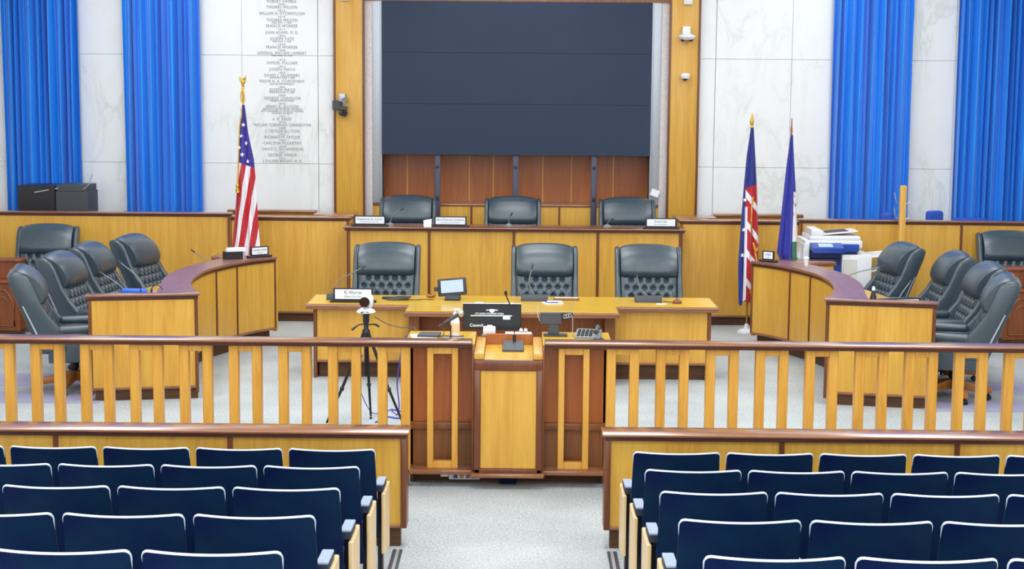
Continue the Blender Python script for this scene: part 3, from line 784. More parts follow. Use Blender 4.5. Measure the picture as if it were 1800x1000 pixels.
# ------------------------------------------------------------------ theatre seats
def back_section(hw, zb, zt, lean, nx=14):
    """curved shell: returns front and back point functions"""
    def pt(u, v, off):
        w = hw * (1.045 - .06 * v)
        y = -lean * v + .055 * u * u + off            # edges wrap forward (+Y, towards the front)
        return (u * w, y, zb + (zt - zb) * v)
    return pt
def seat_parts(t, s, aisle):
    pt = back_section(.248, .30, .846, .115)
    CU, CV = .10, .042                               # corner radius in u and v
    us = [-1 + 2 * 0] if False else []
    for k in range(7): us.append(-1 + CU * (1 - math.cos(k / 6 * PI / 2)))
    us += [-1 + CU + (2 - 2 * CU) * k / 14 for k in range(1, 14)]
    for k in range(7): us.append(1 - CU * (1 - math.cos((6 - k) / 6 * PI / 2)))
    def vtop(u):
        e = max(0, abs(u) - (1 - CU)) / CU
        return 1 - CV * (1 - math.sqrt(max(0, 1 - min(1, e) ** 2)))
    def shell(off0, off1, inset=0.0, vb=0.0):
        bm = NB(); rows = 10; R = []
        for u in us:
            vt = vtop(u) - inset * .6; uu = u * (1 - inset)
            R.append([pt(uu, vb + (vt - vb) * j / rows, off0) for j in range(rows + 1)] + [pt(uu, vb + (vt - vb) * j / rows, off1) for j in range(rows, -1, -1)])
        loft(bm, R); return bm
    obj('back_shell', shell(0, .016), 'seat', t, angle=50)
    obj('back_cushion', shell(.018, .05, .03, .12), 'seatfab', t, angle=50)
    P = [(-1, v_) for v_ in (.05, .3, .6, .85)] + [(u, vtop(u)) for u in us] + [(1, v_) for v_ in (.85, .6, .3, .05)]
    obj('edging', tube(NB(), [pt(u * (.985 if abs(u) >= 1 and v < .9 else 1), v, .017 if abs(u) >= 1 and v < .9 else .008) for u, v in P], [.003 if (abs(u) >= 1 and v < .9) else (.0055 if v < vtop(.93) - .012 else .0076) for u, v in P], 8), 'seatglint', t, angle=80)  # edging broad on top, thinned at the sides, to shape the overhead highlight
    obj('seat_cushion', prism(NB(), [(.08, .36), (.30, .40), (.33, .44), (.30, .47), (.08, .45)], 'x', -.235, .235, .014, 2), 'seatfab', t)
    q = -s                                              # the side towards the aisle
    x = q * .256
    ar = obj('armrest', prism(NB(), [(.085, .565), (.30, .558), (.31, .565), (.31, .592), (.085, .600)], 'x', x - .027, x + .027, .006, 2), 'navyedge', t)
    obj('arm_pad', prism(NB(), [(.088, .600), (.307, .592), (.307, .600), (.088, .608)], 'x', x - .026, x + .026, .003, 1), 'armpad', ar)
    b = NB(); prism(b, [(.10, .012), (.36, -.02), (.36, -.005), (.25, .05), (.23, .555), (.16, .56), (.16, .05), (.10, .03)], 'x', x - .014, x + .014, .003, 1)
    obj('standard', b, 'blackm', t)
    if aisle:
        x0, x1 = sorted((q * .273, q * .295))
        obj('end_panel', prism(NB(), [(.06, .20), (.37, .16), (.38, .555), (.05, .56)], 'x', x0, x1, .004, 1), 'birch', t)
def make_seat(name_label, s, aisle):
    t = thing('theatre_seat', name_label, 'seat'); seat_parts(t, s, aisle); return t
rowname = ['front row', 'second row', 'third row', 'fourth row', 'nearest row']
colname = ['on the aisle', 'second from the aisle', 'third from the aisle', 'fourth from the aisle', 'fifth from the aisle']
counts = {-1: (5, 4, 3, 3, 2), 1: (5, 4, 4, 3, 3)}
protos = {}
for s in (-1, 1):
    side = 'left' if s < 0 else 'right'
    for r in range(5):
        for c in range(counts[s][r]):
            lb = 'navy folding seat with highlit edging, %s of the %s block, %s' % (rowname[r], side, colname[c])
            x = s * (.985 + .532 * c); y = 9.055 - .883 * r
            z = fz(y + .25) ; loc = (x, y, .114 * r)
            key = (s, c == 0); g = 'navy seats of the %s block' % side
            if key not in protos:
                p = make_seat(lb, s, c == 0); p.location = loc; p['group'] = g; protos[key] = p
            else: dup(protos[key], loc, 0, lb, g)

# ------------------------------------------------------------------ flags
def flag(name, label, X, Y, prof, pole_top, mat, finial, seed, k=7, stars=(), fringe=False, polem='brass', rope=False):
    t = thing(name, label, 'flag', (X, Y, 0))
    pm = obj('flagpole', tube(NB(), [(0, 0, .06), (0, 0, pole_top)], .011, 10), polem, t)
    b = NB(); lathe(b, [(.0, 0), (.11, 0), (.11, .02), (.08, .04), (.03, .055), (.02, .11)], 24); obj('stand_base', b, 'white', t)
    b = NB()
    if finial == 'eagle':
        lathe(b, [(.012, -.03), (.02, -.02), (.012, 0), (.02, .01), (.01, .02)], 12, 0, 0, pole_top)
        ball(b, (0, 0, pole_top + .055), .028, .8, .8, 1.3, 12); ball(b, (.022, -.005, pole_top + .10), .016, 1.2, 1, .9, 10)
        prism(b, [(-.006, pole_top + .03), (-.04, pole_top + .07), (-.042, pole_top + .125), (-.022, pole_top + .10), (-.004, pole_top + .09)], 'y', -.012, .012, .003, 1)
        prism(b, [(.006, pole_top + .03), (.034, pole_top + .06), (.040, pole_top + .14), (.02, pole_top + .11), (.004, pole_top + .08)], 'y', .0, .014, .003, 1)
    elif finial == 'spear':
        lathe(b, [(.012, -.02), (.022, 0), (.012, .02), (.026, .06), (.018, .10), (.003, .17)], 14, 0, 0, pole_top)
    else:
        lathe(b, [(.012, 0), (.014, .03), (.009, .06), (.005, .16)], 12, 0, 0, pole_top)
    obj('finial', b, 'gold' if finial != 'rod' else 'pole', t)
    zs = [p[0] for p in prof]; rings = []; NZ, NT_ = 60, 120
    def at(z):
        for (z1, a1, b1), (z0, a0, b0) in zip(prof[:-1], prof[1:]):
            if z0 <= z <= z1:
                f = (z1 - z) / (z1 - z0); return a1 + (a0 - a1) * f, b1 + (b0 - b1) * f
        return prof[-1][1:]
    def pos(tt, z):
        a, c = at(z); hw = (c - a) / 2; xc = (a + c) / 2; hd = .03 + hw * .55
        f = 1 + .30 * math.sin(k * tt + 1.5 * z + seed) * min(1, hw / .08) + .12 * math.sin((2 * k + 1) * tt - 2 * z + seed)
        sx = math.cos(tt)
        return (xc + hw * sx * (1 + .06 * math.sin(k * tt + seed)), -hd * math.sin(tt) * f - .012, z)
    for j in range(NZ + 1):
        v = j / NZ; z = zs[0] + (zs[-1] - zs[0]) * v; ring = []
        for i in range(NT_):
            tt = 2 * PI * i / NT_; zz = z
            if v > .9: zz = z + (v - .9) * 10 * (.05 * math.cos(tt) * (-1 if seed % 2 else 1) + .03 * math.sin(k * tt + seed))
            ring.append(pos(tt, max(zs[-1], min(zs[0], z)))[:2] + (zz,))
        rings.append(ring)
    cl = obj('flag_cloth', loft(NB(), rings), mat, t, angle=80)
    for (sx, sz, r) in stars:
        a, c = at(sz); tt = math.acos(max(-.95, min(.95, (sx - (a + c) / 2) / ((c - a) / 2)))); p = pos(tt, sz)
        ring = [(p[0] + (r if q % 2 == 0 else r * .4) * math.sin(q * PI / 5 + .15), p[2] + (r if q % 2 == 0 else r * .4) * math.cos(q * PI / 5 + .15)) for q in range(10)]
        obj('star', prism(NB(), ring, 'y', p[1] - .012, p[1] + .004), 'starw', cl)
    if fringe:
        for ft in fringe:
            pts = [pos(tt, z)[0:1] + (pos(tt, z)[1] - .008, z) for tt, z in ft]
            obj('gold_fringe', tube(NB(), arc(pts, 6), .012, 8), 'gold', cl)
    if rope:
        cord = NB()
        tube(cord, arc([(.0, -.015, pole_top - .02), (-.022, -.03, pole_top - .12), (.01, -.035, pole_top - .25), (-.03, -.05, pole_top - .42), (-.055, -.06, 1.95), (-.06, -.09, 1.72)], 8), .009, 8)
        tube(cord, arc([(.004, -.02, pole_top - .02), (.02, -.03, pole_top - .14), (-.012, -.04, pole_top - .27), (.0, -.05, pole_top - .36)], 8), .009, 8)
        lathe(cord, [(.008, .11), (.024, .08), (.016, .06), (.03, .0), (.0, -.002)], 10, -.062, -.09, 1.61)
        obj('gold_cord', cord, 'gold', t)
    return t
flag('striped_flag', 'red and white striped flag with starred blue corner and gold cord', -3.19, 18.95,
     [(2.63, -.012, .02), (2.3, -.045, .055), (2.0, -.065, .115), (1.75, -.085, .135), (1.4, -.10, .15), (.95, -.145, .175), (.62, -.15, .185)], 2.84, flagmat('stripes'), 'eagle', 1, 6,
     [(.012, 2.40, .026), (-.012, 2.27, .027), (.035, 2.185, .027), (-.04, 2.135, .024), (.0, 2.055, .028), (.055, 1.975, .027)], rope=True)
flag('civic_flag', 'navy, red and white flag with stars and gold fringe, the nearer at right', 2.755, 18.85,
     [(2.42, -.012, .02), (2.1, -.05, .045), (1.7, -.075, .075), (1.2, -.10, .10), (.8, -.115, .115), (.40, -.10, .115)], 2.42, flagmat('city'), 'spear', 2, 6,
     [(-.07, 1.58, .028), (-.075, 1.23, .026), (-.082, .93, .028)],
     fringe=[[(1.2, 1.62), (1.45, 1.5), (1.5, 1.3), (1.35, 1.18)], [(.5, 1.02), (.9, .98), (1.2, 1.08), (.7, .86), (1.1, .74), (.9, .62), (1.4, .50), (.9, .42), (.4, .41)]])
flag('state_flag', 'plain deep blue flag with a pale seal at its edge, the farther at right', 3.16, 18.5,
     [(2.35, -.01, .015), (2.03, -.045, .04), (1.64, -.075, .072), (1.25, -.105, .092), (.98, -.13, .097), (.87, -.085, .12)], 2.38, flagmat('state'), 'rod', 3, 6, polem='pole')

# ------------------------------------------------------------------ name plates
def plate(label, x, y, z, w, h, rz, lines, tilt=.0, group='name plates'):
    t = thing('name_plate', label, 'name plate', (x, y, z), rz, group)
    obj('holder_base', box(NB(), -w / 2 - .03, w / 2 + .03, -.03, .04, 0, .022, .004, 1), 'black', t)
    obj('frame', box(NB(), -w / 2, w / 2, -.004, .012, .022, .022 + h, .003, 1), 'black', t)
    cd = obj('card', box(NB(), -w / 2 + .018, w / 2 - .018, -.0065, -.003, .034, .010 + h, 0), 'card', t)
    if lines:
        b = NB()
        for s_, wf, hf, zf in lines: text_bm(b, s_, w * wf, h * hf, Matrix.Translation((0, -.0066, .022 + h * zf)), .001)
        obj('lettering', b, 'ink', cd)
    return t
plate('name plate at the left end of the upper bench', -1.715, 19.02, 1.21, .375, .105, 0, [('Stephanie A. Lynch', .80, .24, .64), ('Fifth District Councilmember', .6, .10, .32)])
plate('name plate left of the middle chair on the upper bench', -.76, 19.02, 1.21, .385, .105, 0, [('Ann-Frances Lambert', .84, .24, .64), ('Third District Councilmember', .6, .10, .32)])
plate('name plate at the right end of the upper bench', 1.735, 19.02, 1.21, .37, .105, 0, [('Kristen Nye', .40, .22, .64), ('Fourth District Councilmember', .42, .10, .32)])
plate('name plate at the left end of the front desk, partly behind the white camera', -1.575, 15.78, .75, .395, .12, 0, [('RJ Warren', .44, .28, .66), ('Deputy City Clerk', .44, .13, .32)])
plate('name plate on the ledge of the left curved desk, in front of the striped flag', -2.80, 17.62, TZ, .225, .10, D(38), [('Candice Reid', .72, .22, .62), ('Counsel', .24, .12, .3)])
plate('small name plate on the ledge of the right curved desk, below the flags', 2.80, 17.62, TZ, .15, .10, D(-40), [('COUNSEL', .5, .18, .6), ('City', .2, .12, .3)])
plate('wide low name plate on the near end of the right curved desk', 3.58, 14.76, .80, .42, .155, D(12), [], group='name plates')

# ------------------------------------------------------------------ microphones
def mic(label, base, tip, mid=None, baseshape='block', w=.26, d=.10, h=.05, group='gooseneck microphones', headr=.009):
    t = thing('gooseneck_microphone', label, 'microphone', base, 0, group)
    B = Vector(base); T = Vector(tip) - B
    if baseshape == 'block':
        prism_b = prism(NB(), [(-d / 2, 0), (d / 2, 0), (d / 2, h), (-d / 2 + .02, h), (-d / 2, h * .5)], 'x', -w / 2, w / 2, .006, 2); z0 = h
    else:
        prism_b = NB(); lathe(prism_b, [(.0, 0), (.05, 0), (.05, .012), (.02, .03), (.012, .035)], 16); z0 = .03
    obj('base', prism_b, 'charcoal' if baseshape == 'block' else 'grey', t)
    m = Vector(mid) - B if mid else Vector((T.x * .3, T.y * .3, z0 + (T.z - z0) * .62))
    path = arc([(0, 0, z0 - .005), m, T], 8)
    obj('gooseneck', tube(NB(), path, .0055, 8), 'grey', t)
    dd = (Vector(path[-1]) - Vector(path[-3])).normalized()
    obj('capsule', tube(NB(), [T - dd * .005, T, T + dd * .04, T + dd * .055], [headr * .6, headr, headr, headr * .5], 10), 'charcoal', t)
    return t
mic('gooseneck microphone beside the left name plate on the upper bench', (-1.49, 19.18, 1.21), (-1.36, 19.14, 1.40), None, 'disc')
mic('gooseneck microphone in front of the middle chair on the upper bench', (-.07, 19.2, 1.21), (-.045, 19.15, 1.345), None, 'disc')
mic('gooseneck microphone in front of the right chair on the upper bench', (1.11, 19.2, 1.21), (1.15, 19.15, 1.30), None, 'disc')
mic('gooseneck microphone behind the left name plate on the front desk', (-1.80, 15.98, .75), (-1.50, 15.9, 1.08), (-1.73, 15.97, .94), 'block', .12, .10, .06)
mic('gooseneck microphone with wide block base before the middle front chair', (.22, 16.02, .75), (.19, 16.0, 1.075), (.165, 16.02, .93), 'block', .27, .11, .06)
mic('gooseneck microphone with wide block base before the right front chair', (1.36, 16.0, .75), (1.24, 15.98, 1.02), (1.285, 16.0, .88), 'block', .27, .11, .06)
mic('gooseneck microphone on the far end of the left curved desk, leaning left', (-3.36, 17.5, .755), (-3.47, 17.4, 1.06), (-3.33, 17.45, .93), 'disc')
mic('gooseneck microphone before the farthest chair at the left desk', (-3.72, 16.1, .755), (-4.0, 16.3, 1.06), (-3.78, 16.12, .93), 'disc')
mic('gooseneck microphone rising just behind the blue pouch on the left desk', (-3.75, 15.5, .755), (-4.0, 15.6, 1.03), (-3.80, 15.5, .92), 'disc')
mic('long gooseneck microphone rising before the copier at the right desk', (3.5, 17.1, .755), (3.87, 16.9, 1.02), (3.6, 17.05, .92), 'disc')
mic('gooseneck microphone beside the dark bottle on the right desk', (3.78, 15.7, .755), (3.93, 15.85, .98), (3.82, 15.72, .88), 'disc')
t_ = thing('lectern_microphone', 'tall thin black microphone on a grey square base on the lectern', 'microphone', (.03, 11.86, .956))
b = NB(); prism(b, [(-.13, 0), (.13, 0), (.13, .045), (-.13, .016)], 'x', -.078, .082, .006, 2); obj('base', b, 'charcoal', t_)
obj('gooseneck', tube(NB(), arc([(.01, .10, .04), (.008, .10, .16), (-.02, .09, .30), (-.055, .06, .40)], 8), .005, 8), 'black', t_)
obj('stem', tube(NB(), [(.01, .10, .03), (.01, .10, .09)], .012, 10), 'black', t_)
obj('capsule', tube(NB(), [(-.053, .062, .395), (-.056, .058, .41), (-.06, .05, .43)], [.008, .013, .008], 10), 'black', t_)

# ------------------------------------------------------------------ on the front desk
t_ = thing('tablet', 'touch tablet with pale screen tilted on a stand, on the front desk', 'tablet', (-.60, 16.02, .75), D(-4))
RT = Matrix.Translation((0, 0, .045)) @ Matrix.Rotation(-.30, 4, 'X') @ Matrix.Rotation(-.10, 4, 'Y')
obj('casing', box(NB(), -.145, .145, -.012, .012, .0, .175, .008, 2, RT), 'black', t_)
obj('display', box(NB(), -.112, .112, -.0145, -.011, .03, .155, .0, 1, RT), 'lcd', t_)
obj('stand', prism(NB(), [(-.06, 0), (.09, 0), (.09, .02), (.03, .05), (.0, .06), (-.06, .02)], 'x', -.075, .075, .005, 1), 'black', t_)
obj('card_reader', box(NB(), -.185, -.14, .0, .03, .06, .10, .004, 1, RT), 'black', t_)
t_ = thing('desk_mouse', 'small dark mouse left of the tablet on the front desk', 'mouse', (-.83, 16.2, .75))
b = NB(); ball(b, (0, 0, .018), .05, 1.0, .75, .36); obj('shell', b, 'red', t_)
obj('wheel', box(NB(), -.006, .006, -.03, -.01, .03, .037, .002, 1), 'black', t_)
t_ = thing('cable_bundle', 'coiled dark cables and a slim black box beside the left name plate', 'cables', (-1.17, 15.98, .75))
b = NB()
for q in range(5): tube(b, [(.10 * math.cos(a * .5) * (1 - .06 * q) + .02 * q, .05 * math.sin(a * .5), .008 + .006 * q) for a in range(0, 13)], .006, 6)
obj('coil', b, 'charcoal', t_)
obj('slim_box', box(NB(), -.14, .12, .05, .10, 0, .022, .004, 1), 'black', t_)
obj('lead', tube(NB(), arc([(.12, .02, .006), (.20, -.02, .006), (.28, .03, .006), (.38, .02, .006)], 6), .004, 6), 'black', t_)
for i, (x, y, rx, ry, lb) in enumerate(((-.33, 15.83, .045, .035, 'round pale coaster right of the tablet on the front desk'), (-.03, 15.80, .05, .03, 'oval pale coaster behind the lectern microphone on the front desk'), (1.48, 15.85, .055, .03, 'pale paper slip below the right block microphone'))):
    b = NB(); lathe(b, [(0, 0), (1, 0), (1, .1), (0, .1)], 20); b.transform(Matrix.Translation((x, y, .7503)) @ Matrix.Diagonal((rx, ry, .03, 1)))
    tag(obj('coaster' if i < 2 else 'paper_slip', b, 'paper'), lb, 'coaster' if i < 2 else 'paper')
t_ = thing('document_pile', 'small pile of blue and white papers on the front desk beside the middle microphone', 'papers', (.40, 15.86, .75))
obj('sheet', box(NB(), -.10, .10, -.06, .06, 0, .006, .001, 1, Matrix.Rotation(.2, 4, 'Z')), 'paper', t_)
obj('blue_folder', box(NB(), -.07, .05, -.03, .06, .006, .018, .003, 1, Matrix.Rotation(-.3, 4, 'Z')), 'bluething', t_)
obj('sheet', box(NB(), -.06, .09, -.05, .01, .018, .022, .001, 1, Matrix.Rotation(.1, 4, 'Z')), 'paper', t_)
t_ = thing('clipboard', 'dark flat clipboard with a pale edge before the middle front chair', 'clipboard', (.545, 16.12, .75))
obj('board', box(NB(), -.13, .13, -.09, .09, 0, .008, .003, 1), 'brown', t_)
obj('sheet', box(NB(), -.12, .12, .05, .085, .008, .011, .001, 1), 'paper', t_)
t_ = thing('gavel_block', 'small dark gavel block with a lead, right end of the front desk', 'gavel', (1.645, 15.92, .75))
b = NB(); lathe(b, [(0, 0), (.045, 0), (.045, .02), (.03, .03), (.012, .05), (.0, .055)], 16); obj('block', b, 'walnutv', t_)
obj('lead', tube(NB(), arc([(-.03, .01, .01), (-.07, .06, .006), (-.10, .08, .006), (-.13, .10, .006)], 6), .004, 6), 'charcoal', t_)

# ------------------------------------------------------------------ on the lectern counter
t_ = thing('monitor', 'wide black monitor showing white text, on the counter behind the lectern', 'monitor', (-.135, 12.27, .99))
obj('bezel', box(NB(), -.225, .225, 0, .03, .045, .245, .005, 1), 'black', t_)
sp_ = obj('display', box(NB(), -.216, .216, -.003, .001, .056, .236), 'lcdk', t_)
for s_, w_, h_, x_, z_ in (('CITY COUNCIL OF RICHMOND VIRGINIA', .22, .013, -.02, .172), ('Council', .10, .022, -.12, .082)):
    b = NB(); text_bm(b, s_, w_, h_, Matrix.Translation((x_, -.0032, z_)), .001); obj('screen_text', b, 'lcdtext', sp_)
obj('emblem', prism(NB(), [(-.022, .206), (.022, .206), (.018, .188), (0, .178), (-.018, .188)], 'y', -.0045, -.0031), 'lcdtext', sp_)
for x0_, x1_, z_ in ((-.045, -.024, .196), (.024, .045, .196), (-.165, .165, .153), (.085, .14, .128)):
    obj('screen_bar', box(NB(), x0_, x1_, -.0045, -.0031, z_, z_ + (.022 if z_ < .15 else .006)), 'lcdtext', sp_)
obj('top_strip', box(NB(), -.225, .225, -.002, .03, .245, .251, .002, 1), 'silver', t_)
b = NB(); box(b, -.03, .03, .01, .03, -.24, .06, .003, 1); box(b, -.10, .10, -.06, .10, -.25, -.235, .004, 1)
obj('monitor_stand', b, 'black', t_)
t_2 = thing('clerk_desk', 'low oak clerk desk tucked behind the lectern counter', 'desk', (0, 12.45, 0))
obj('desk_top', box(NB(), -.75, .75, 12.21, 12.75, .70, .74, .004, 1), 'oaktop', t_2, True)
for s in (-1, 1):
    x0, x1 = sorted((s * .70, s * .74)); obj('desk_side', box(NB(), x0, x1, 12.22, 12.74, 0, .70, .003, 1), 'oak', t_2, True)
t_ = thing('document_camera', 'small dark display on a stand with cables, right of the lectern microphone', 'display', (.36, 12.02, 1.034))
obj('display_head', box(NB(), -.125, .035, 0, .03, .085, .175, .004, 1), 'charcoal', t_)
obj('side_unit', box(NB(), .035, .12, .0, .03, .125, .175, .004, 1), 'black', t_)
obj('stand', prism(NB(), [(-.07, 0), (.02, 0), (.012, .10), (-.055, .10)], 'y', .004, .02, .003, 1), 'charcoal', t_)
obj('foot', box(NB(), -.10, .08, -.05, .05, 0, .012, .004, 1), 'black', t_)
obj('cable', tube(NB(), arc([(-.145, .01, .22), (-.142, .0, .15), (-.128, .0, .11)], 5), .003, 6), 'silver', t_)
b = NB(); tube(b, arc([(.115, -.01, .15), (.12, -.01, .08), (.115, -.02, .008)], 5), .003, 6)
for q in range(3): tube(b, [(.06 + .018 * q + .012 * math.cos(a), -.006, .148 + .014 * math.sin(a) + .004 * q) for a in [2 * PI * k / 10 for k in range(11)]], .003, 6)
obj('cable', b, 'silver', t_)
t_ = thing('desk_telephone', 'grey desk telephone with black handset at the right of the counter', 'telephone', (.60, 11.96, 1.034), D(-8))
obj('body', prism(NB(), [(-.09, 0), (.09, 0), (.09, .05), (-.09, .015)], 'x', -.10, .09, .006, 2), 'grey', t_)
b = NB()
for i in range(4):
    for j in range(5): box(b, -.085 + i * .03, -.063 + i * .03, -.07 + j * .028, -.05 + j * .028, .02 + (j * .028) * .19, .03 + (j * .028) * .19, .002, 1)
obj('keypad', b, 'black', t_)
obj('handset', tube(NB(), arc([(.06, -.07, .05), (.062, .0, .075), (.06, .08, .065)], 6), [.02] * 3 + [.013] * 7 + [.02] * 3, 10), 'charcoal', t_)
t_ = thing('computer_mouse', 'dark computer mouse on the counter below the telephone', 'mouse', (.665, 11.75, 1.034))
b = NB(); ball(b, (0, 0, .015), .045, .95, .75, .42); obj('shell', b, 'black', t_)
obj('wheel', box(NB(), -.005, .005, -.025, -.01, .026, .034, .002, 1), 'grey', t_)
t_ = thing('pump_bottle', 'clear hand sanitizer pump bottle with white label on the counter', 'bottle', (-.405, 11.95, 1.034))
b = NB(); lathe(b, [(0, 0), (.032, 0), (.034, .01), (.034, .115), (.026, .14), (.012, .15), (.012, .165)], 20); obj('bottle_body', b, 'white', t_)
b = NB(); lathe(b, [(.0345, .03), (.0352, .03), (.0352, .10), (.0345, .10)], 20); obj('label_band', b, 'birch', t_)
b = NB(); lathe(b, [(.016, .163), (.016, .18), (.005, .182), (.005, .20)], 12); box(b, -.012, .035, -.008, .008, .198, .210, .003, 1); obj('pump', b, 'white', t_)
t_ = thing('handheld_microphone', 'handheld microphone with silver mesh head tilted on a small stand', 'microphone', (-.43, 11.78, 1.034))
obj('foot', box(NB(), -.06, .09, -.05, .05, 0, .016, .005, 1), 'grey', t_)
obj('stem', tube(NB(), [(.0, 0, .015), (.0, 0, .10), (-.02, 0, .13)], .006, 8), 'black', t_)
obj('handle', tube(NB(), [(-.05, 0, .125), (.0, 0, .155), (.05, 0, .187)], [.010, .013, .017], 12), 'charcoal', t_)
b = NB(); ball(b, (.072, 0, .2), .026, 1, 1, 1); obj('mesh_head', b, 'chrome', t_)
obj('cable', tube(NB(), arc([(-.05, 0, .125), (-.09, .0, .10), (-.07, .02, .11), (-.05, .02, .05), (-.07, .02, .016)], 6), .004, 6), 'charcoal', t_)
t_ = thing('paper_stack', 'stack of papers with a dark folder at the left of the counter', 'papers', (-.62, 11.9, 1.034))
obj('sheet', box(NB(), -.11, .08, -.08, .10, 0, .008, .001, 1, Matrix.Rotation(.15, 4, 'Z')), 'paper', t_)
obj('folder', box(NB(), -.06, .10, -.06, .11, .008, .024, .003, 1, Matrix.Rotation(-.1, 4, 'Z')), 'charcoal', t_)
obj('lead', tube(NB(), arc([(.10, .0, .01), (.16, .03, .006), (.22, .0, .006), (.28, .04, .006)], 6), .004, 6), 'charcoal', t_)
t_ = thing('clock_timer', 'small white and pink speech timer in front of the monitor', 'timer', (-.15, 12.16, 1.005))
obj('case', box(NB(), -.05, .045, -.02, .02, .012, .075, .008, 2), 'white', t_)
obj('foot', box(NB(), -.06, .055, -.03, .03, 0, .012, .004, 1), 'grey', t_)
obj('button', box(NB(), -.02, .02, -.008, .008, .075, .085, .003, 1), 'paper', t_)
tag(obj('paper_sheet', box(NB(), -.03, .17, 12.065, 12.16, 1.0365, 1.040, .001, 1), 'paper'), 'white sheet on the ledge behind the lectern microphone', 'paper')
for x, lb, mt_ in ((.09, 'tiny white and red cap behind the lectern microphone, the left one', 'white'), (.125, 'tiny white and amber cap behind the lectern microphone, the right one', 'cream')):
    t_ = thing('bottle_cap', lb, 'cap', (x, 12.13, 1.04)); b = NB(); lathe(b, [(0, 0), (.014, 0), (.014, .016), (.009, .03), (0, .032)], 12); obj('cap', b, mt_, t_)
    b = NB(); lathe(b, [(.0145, .003), (.0152, .003), (.0152, .01), (.0145, .01)], 12); obj('ring', b, 'cone' if mt_ == 'cream' else 'red', t_)

# ------------------------------------------------------------------ tripod with camera
TX, TY = -1.235, 13.6
t_ = thing('tripod', 'black camera tripod standing behind the left baluster rail', 'tripod', (TX, TY, 0))
obj('centre_column', tube(NB(), [(0, 0, .42), (0, 0, .80)], .017, 10), 'blackm', t_)
b = NB(); lathe(b, [(.03, .76), (.034, .78), (.034, .81), (.02, .83), (.02, .875), (.028, .885), (.028, .945), (.035, .955), (.035, .965)], 14); obj('head', b, 'black', t_)
for (dx, dy) in ((-.335, -.13), (.02, .19), (.335, -.15)):
    lg = obj('leg', tube(NB(), [(dx * .06, dy * .06, .79), (dx * .55, dy * .55, .36), (dx * .98, dy * .98, .03)], [.015, .013, .009], 10), 'blackm', t_)
    b = NB(); ball(b, (dx, dy, .012), .013, 1, 1, .9, 10); obj('rubber_foot', b, 'black', lg)
    b = NB(); ball(b, (dx * .6, dy * .6, .32), .02, 1, 1, 1.2, 10); obj('clamp', b, 'black', lg)
obj('pan_handle', tube(NB(), [(-.01, 0, .87), (-.06, -.03, .865), (-.105, -.05, .835), (-.12, -.055, .825)], [.006, .006, .011, .011], 8), 'black', t_)
obj('pan_handle', tube(NB(), [(.01, 0, .86), (.05, -.02, .87), (.09, -.03, .868), (.115, -.035, .85)], [.006, .006, .011, .011], 8), 'black', t_)
t_ = thing('camera', 'white pan-tilt camera with dark lens on top of the tripod', 'camera', (TX + .0, TY, .965))
b = NB(); lathe(b, [(0, 0), (.07, .0), (.082, .008), (.075, .022), (.045, .04), (.03, .046), (0, .046)], 24); obj('camera_base', b, 'white', t_)
b = NB(); prism(b, [(.02, .04), (.05, .05), (.062, .09), (.06, .14), (.04, .165), (.03, .12), (.03, .07)], 'y', -.03, .03, .008, 2); obj('yoke', b, 'white', t_)
b = NB(); ball(b, (0, -.01, .105), .052); obj('camera_head', b, 'white', t_)
b = NB(); lathe(b, [(0, 0), (.04, 0), (.044, .006), (.044, .03), (0, .03)], 20, mat=Matrix.Translation((-.008, -.035, .10)) @ Matrix.Rotation(PI / 2, 4, 'X')); obj('lens', b, 'lens', t_)
b = NB(); box(b, -.04, .03, -.078, -.06, .008, .02, .003, 1); obj('port', b, 'charcoal', t_)
tag(obj('camera_cable', tube(NB(), arc([(TX + .07, TY + .02, .93), (TX + .16, TY - .1, .90), (TX + .25, TY - .4, .92), (TX + .38, TY - .9, .98), (TX + .49, TY - 1.3, 1.05), (TX + .52, TY - 1.45, 1.041)], 8), .004, 6), 'charcoal'), 'thin dark cable from the tripod camera to the counter', 'cable')
b = NB()
tube(b, arc([(-.745, 12.18, .99), (-.80, 12.5, .95), (-.87, 13.0, .82), (-.93, 13.4, .60), (-.97, 13.6, .35), (-.96, 13.68, .15), (-1.0, 13.95, .01), (-1.06, 14.15, .008), (-.97, 14.1, .008), (-.90, 13.9, .008), (-.98, 13.8, .008), (-1.08, 13.85, .008), (-1.16, 13.62, .008)], 8), .006, 6)
tag(obj('network_cable', b, 'bluecable'), 'violet cable looping on the carpet beside the right tripod leg', 'cable')
b = NB()
tube(b, arc([(-1.27, 13.62, .60), (-1.31, 13.66, .42), (-1.29, 13.7, .25), (-1.22, 13.86, .05), (-1.15, 14.02, .008), (-1.06, 14.2, .008)], 8), .004, 6)
tag(obj('thin_cable', b, 'bluecable'), 'thin violet cable trailing to the middle tripod leg', 'cable')

# ------------------------------------------------------------------ on the curved desks
t_ = thing('document_box', 'black document box on the ledge of the left desk, before the striped flag', 'box', (-3.06, 17.44, TZ), D(28))
obj('box_body', box(NB(), -.10, .095, -.05, .06, 0, .082, .003, 1), 'black', t_)
obj('side_tray', box(NB(), .098, .118, -.04, .05, 0, .075, .003, 1), 'silver', t_)
t_ = thing('paper_pile', 'pile of white papers lying on the black document box', 'papers', (-3.04, 17.47, TZ + .082), D(22))
for q in range(3): obj('sheet', box(NB(), -.10 + .006 * q, .11 - .004 * q, -.05, .055, .0125 * q, .0125 * q + .012, .002, 1), 'paper', t_)
t_ = thing('blue_pouch', 'long bright blue pouch lying on the left curved desk', 'pouch', (-3.52, 14.86, .93))
b = NB(); box(b, -.12, .12, -.035, .035, 0.0, .06, .024, 3); obj('pouch_body', b, 'bluething', t_)
obj('strap', box(NB(), .06, .075, -.037, .037, -.002, .064, .004, 1), 'cblue', t_)
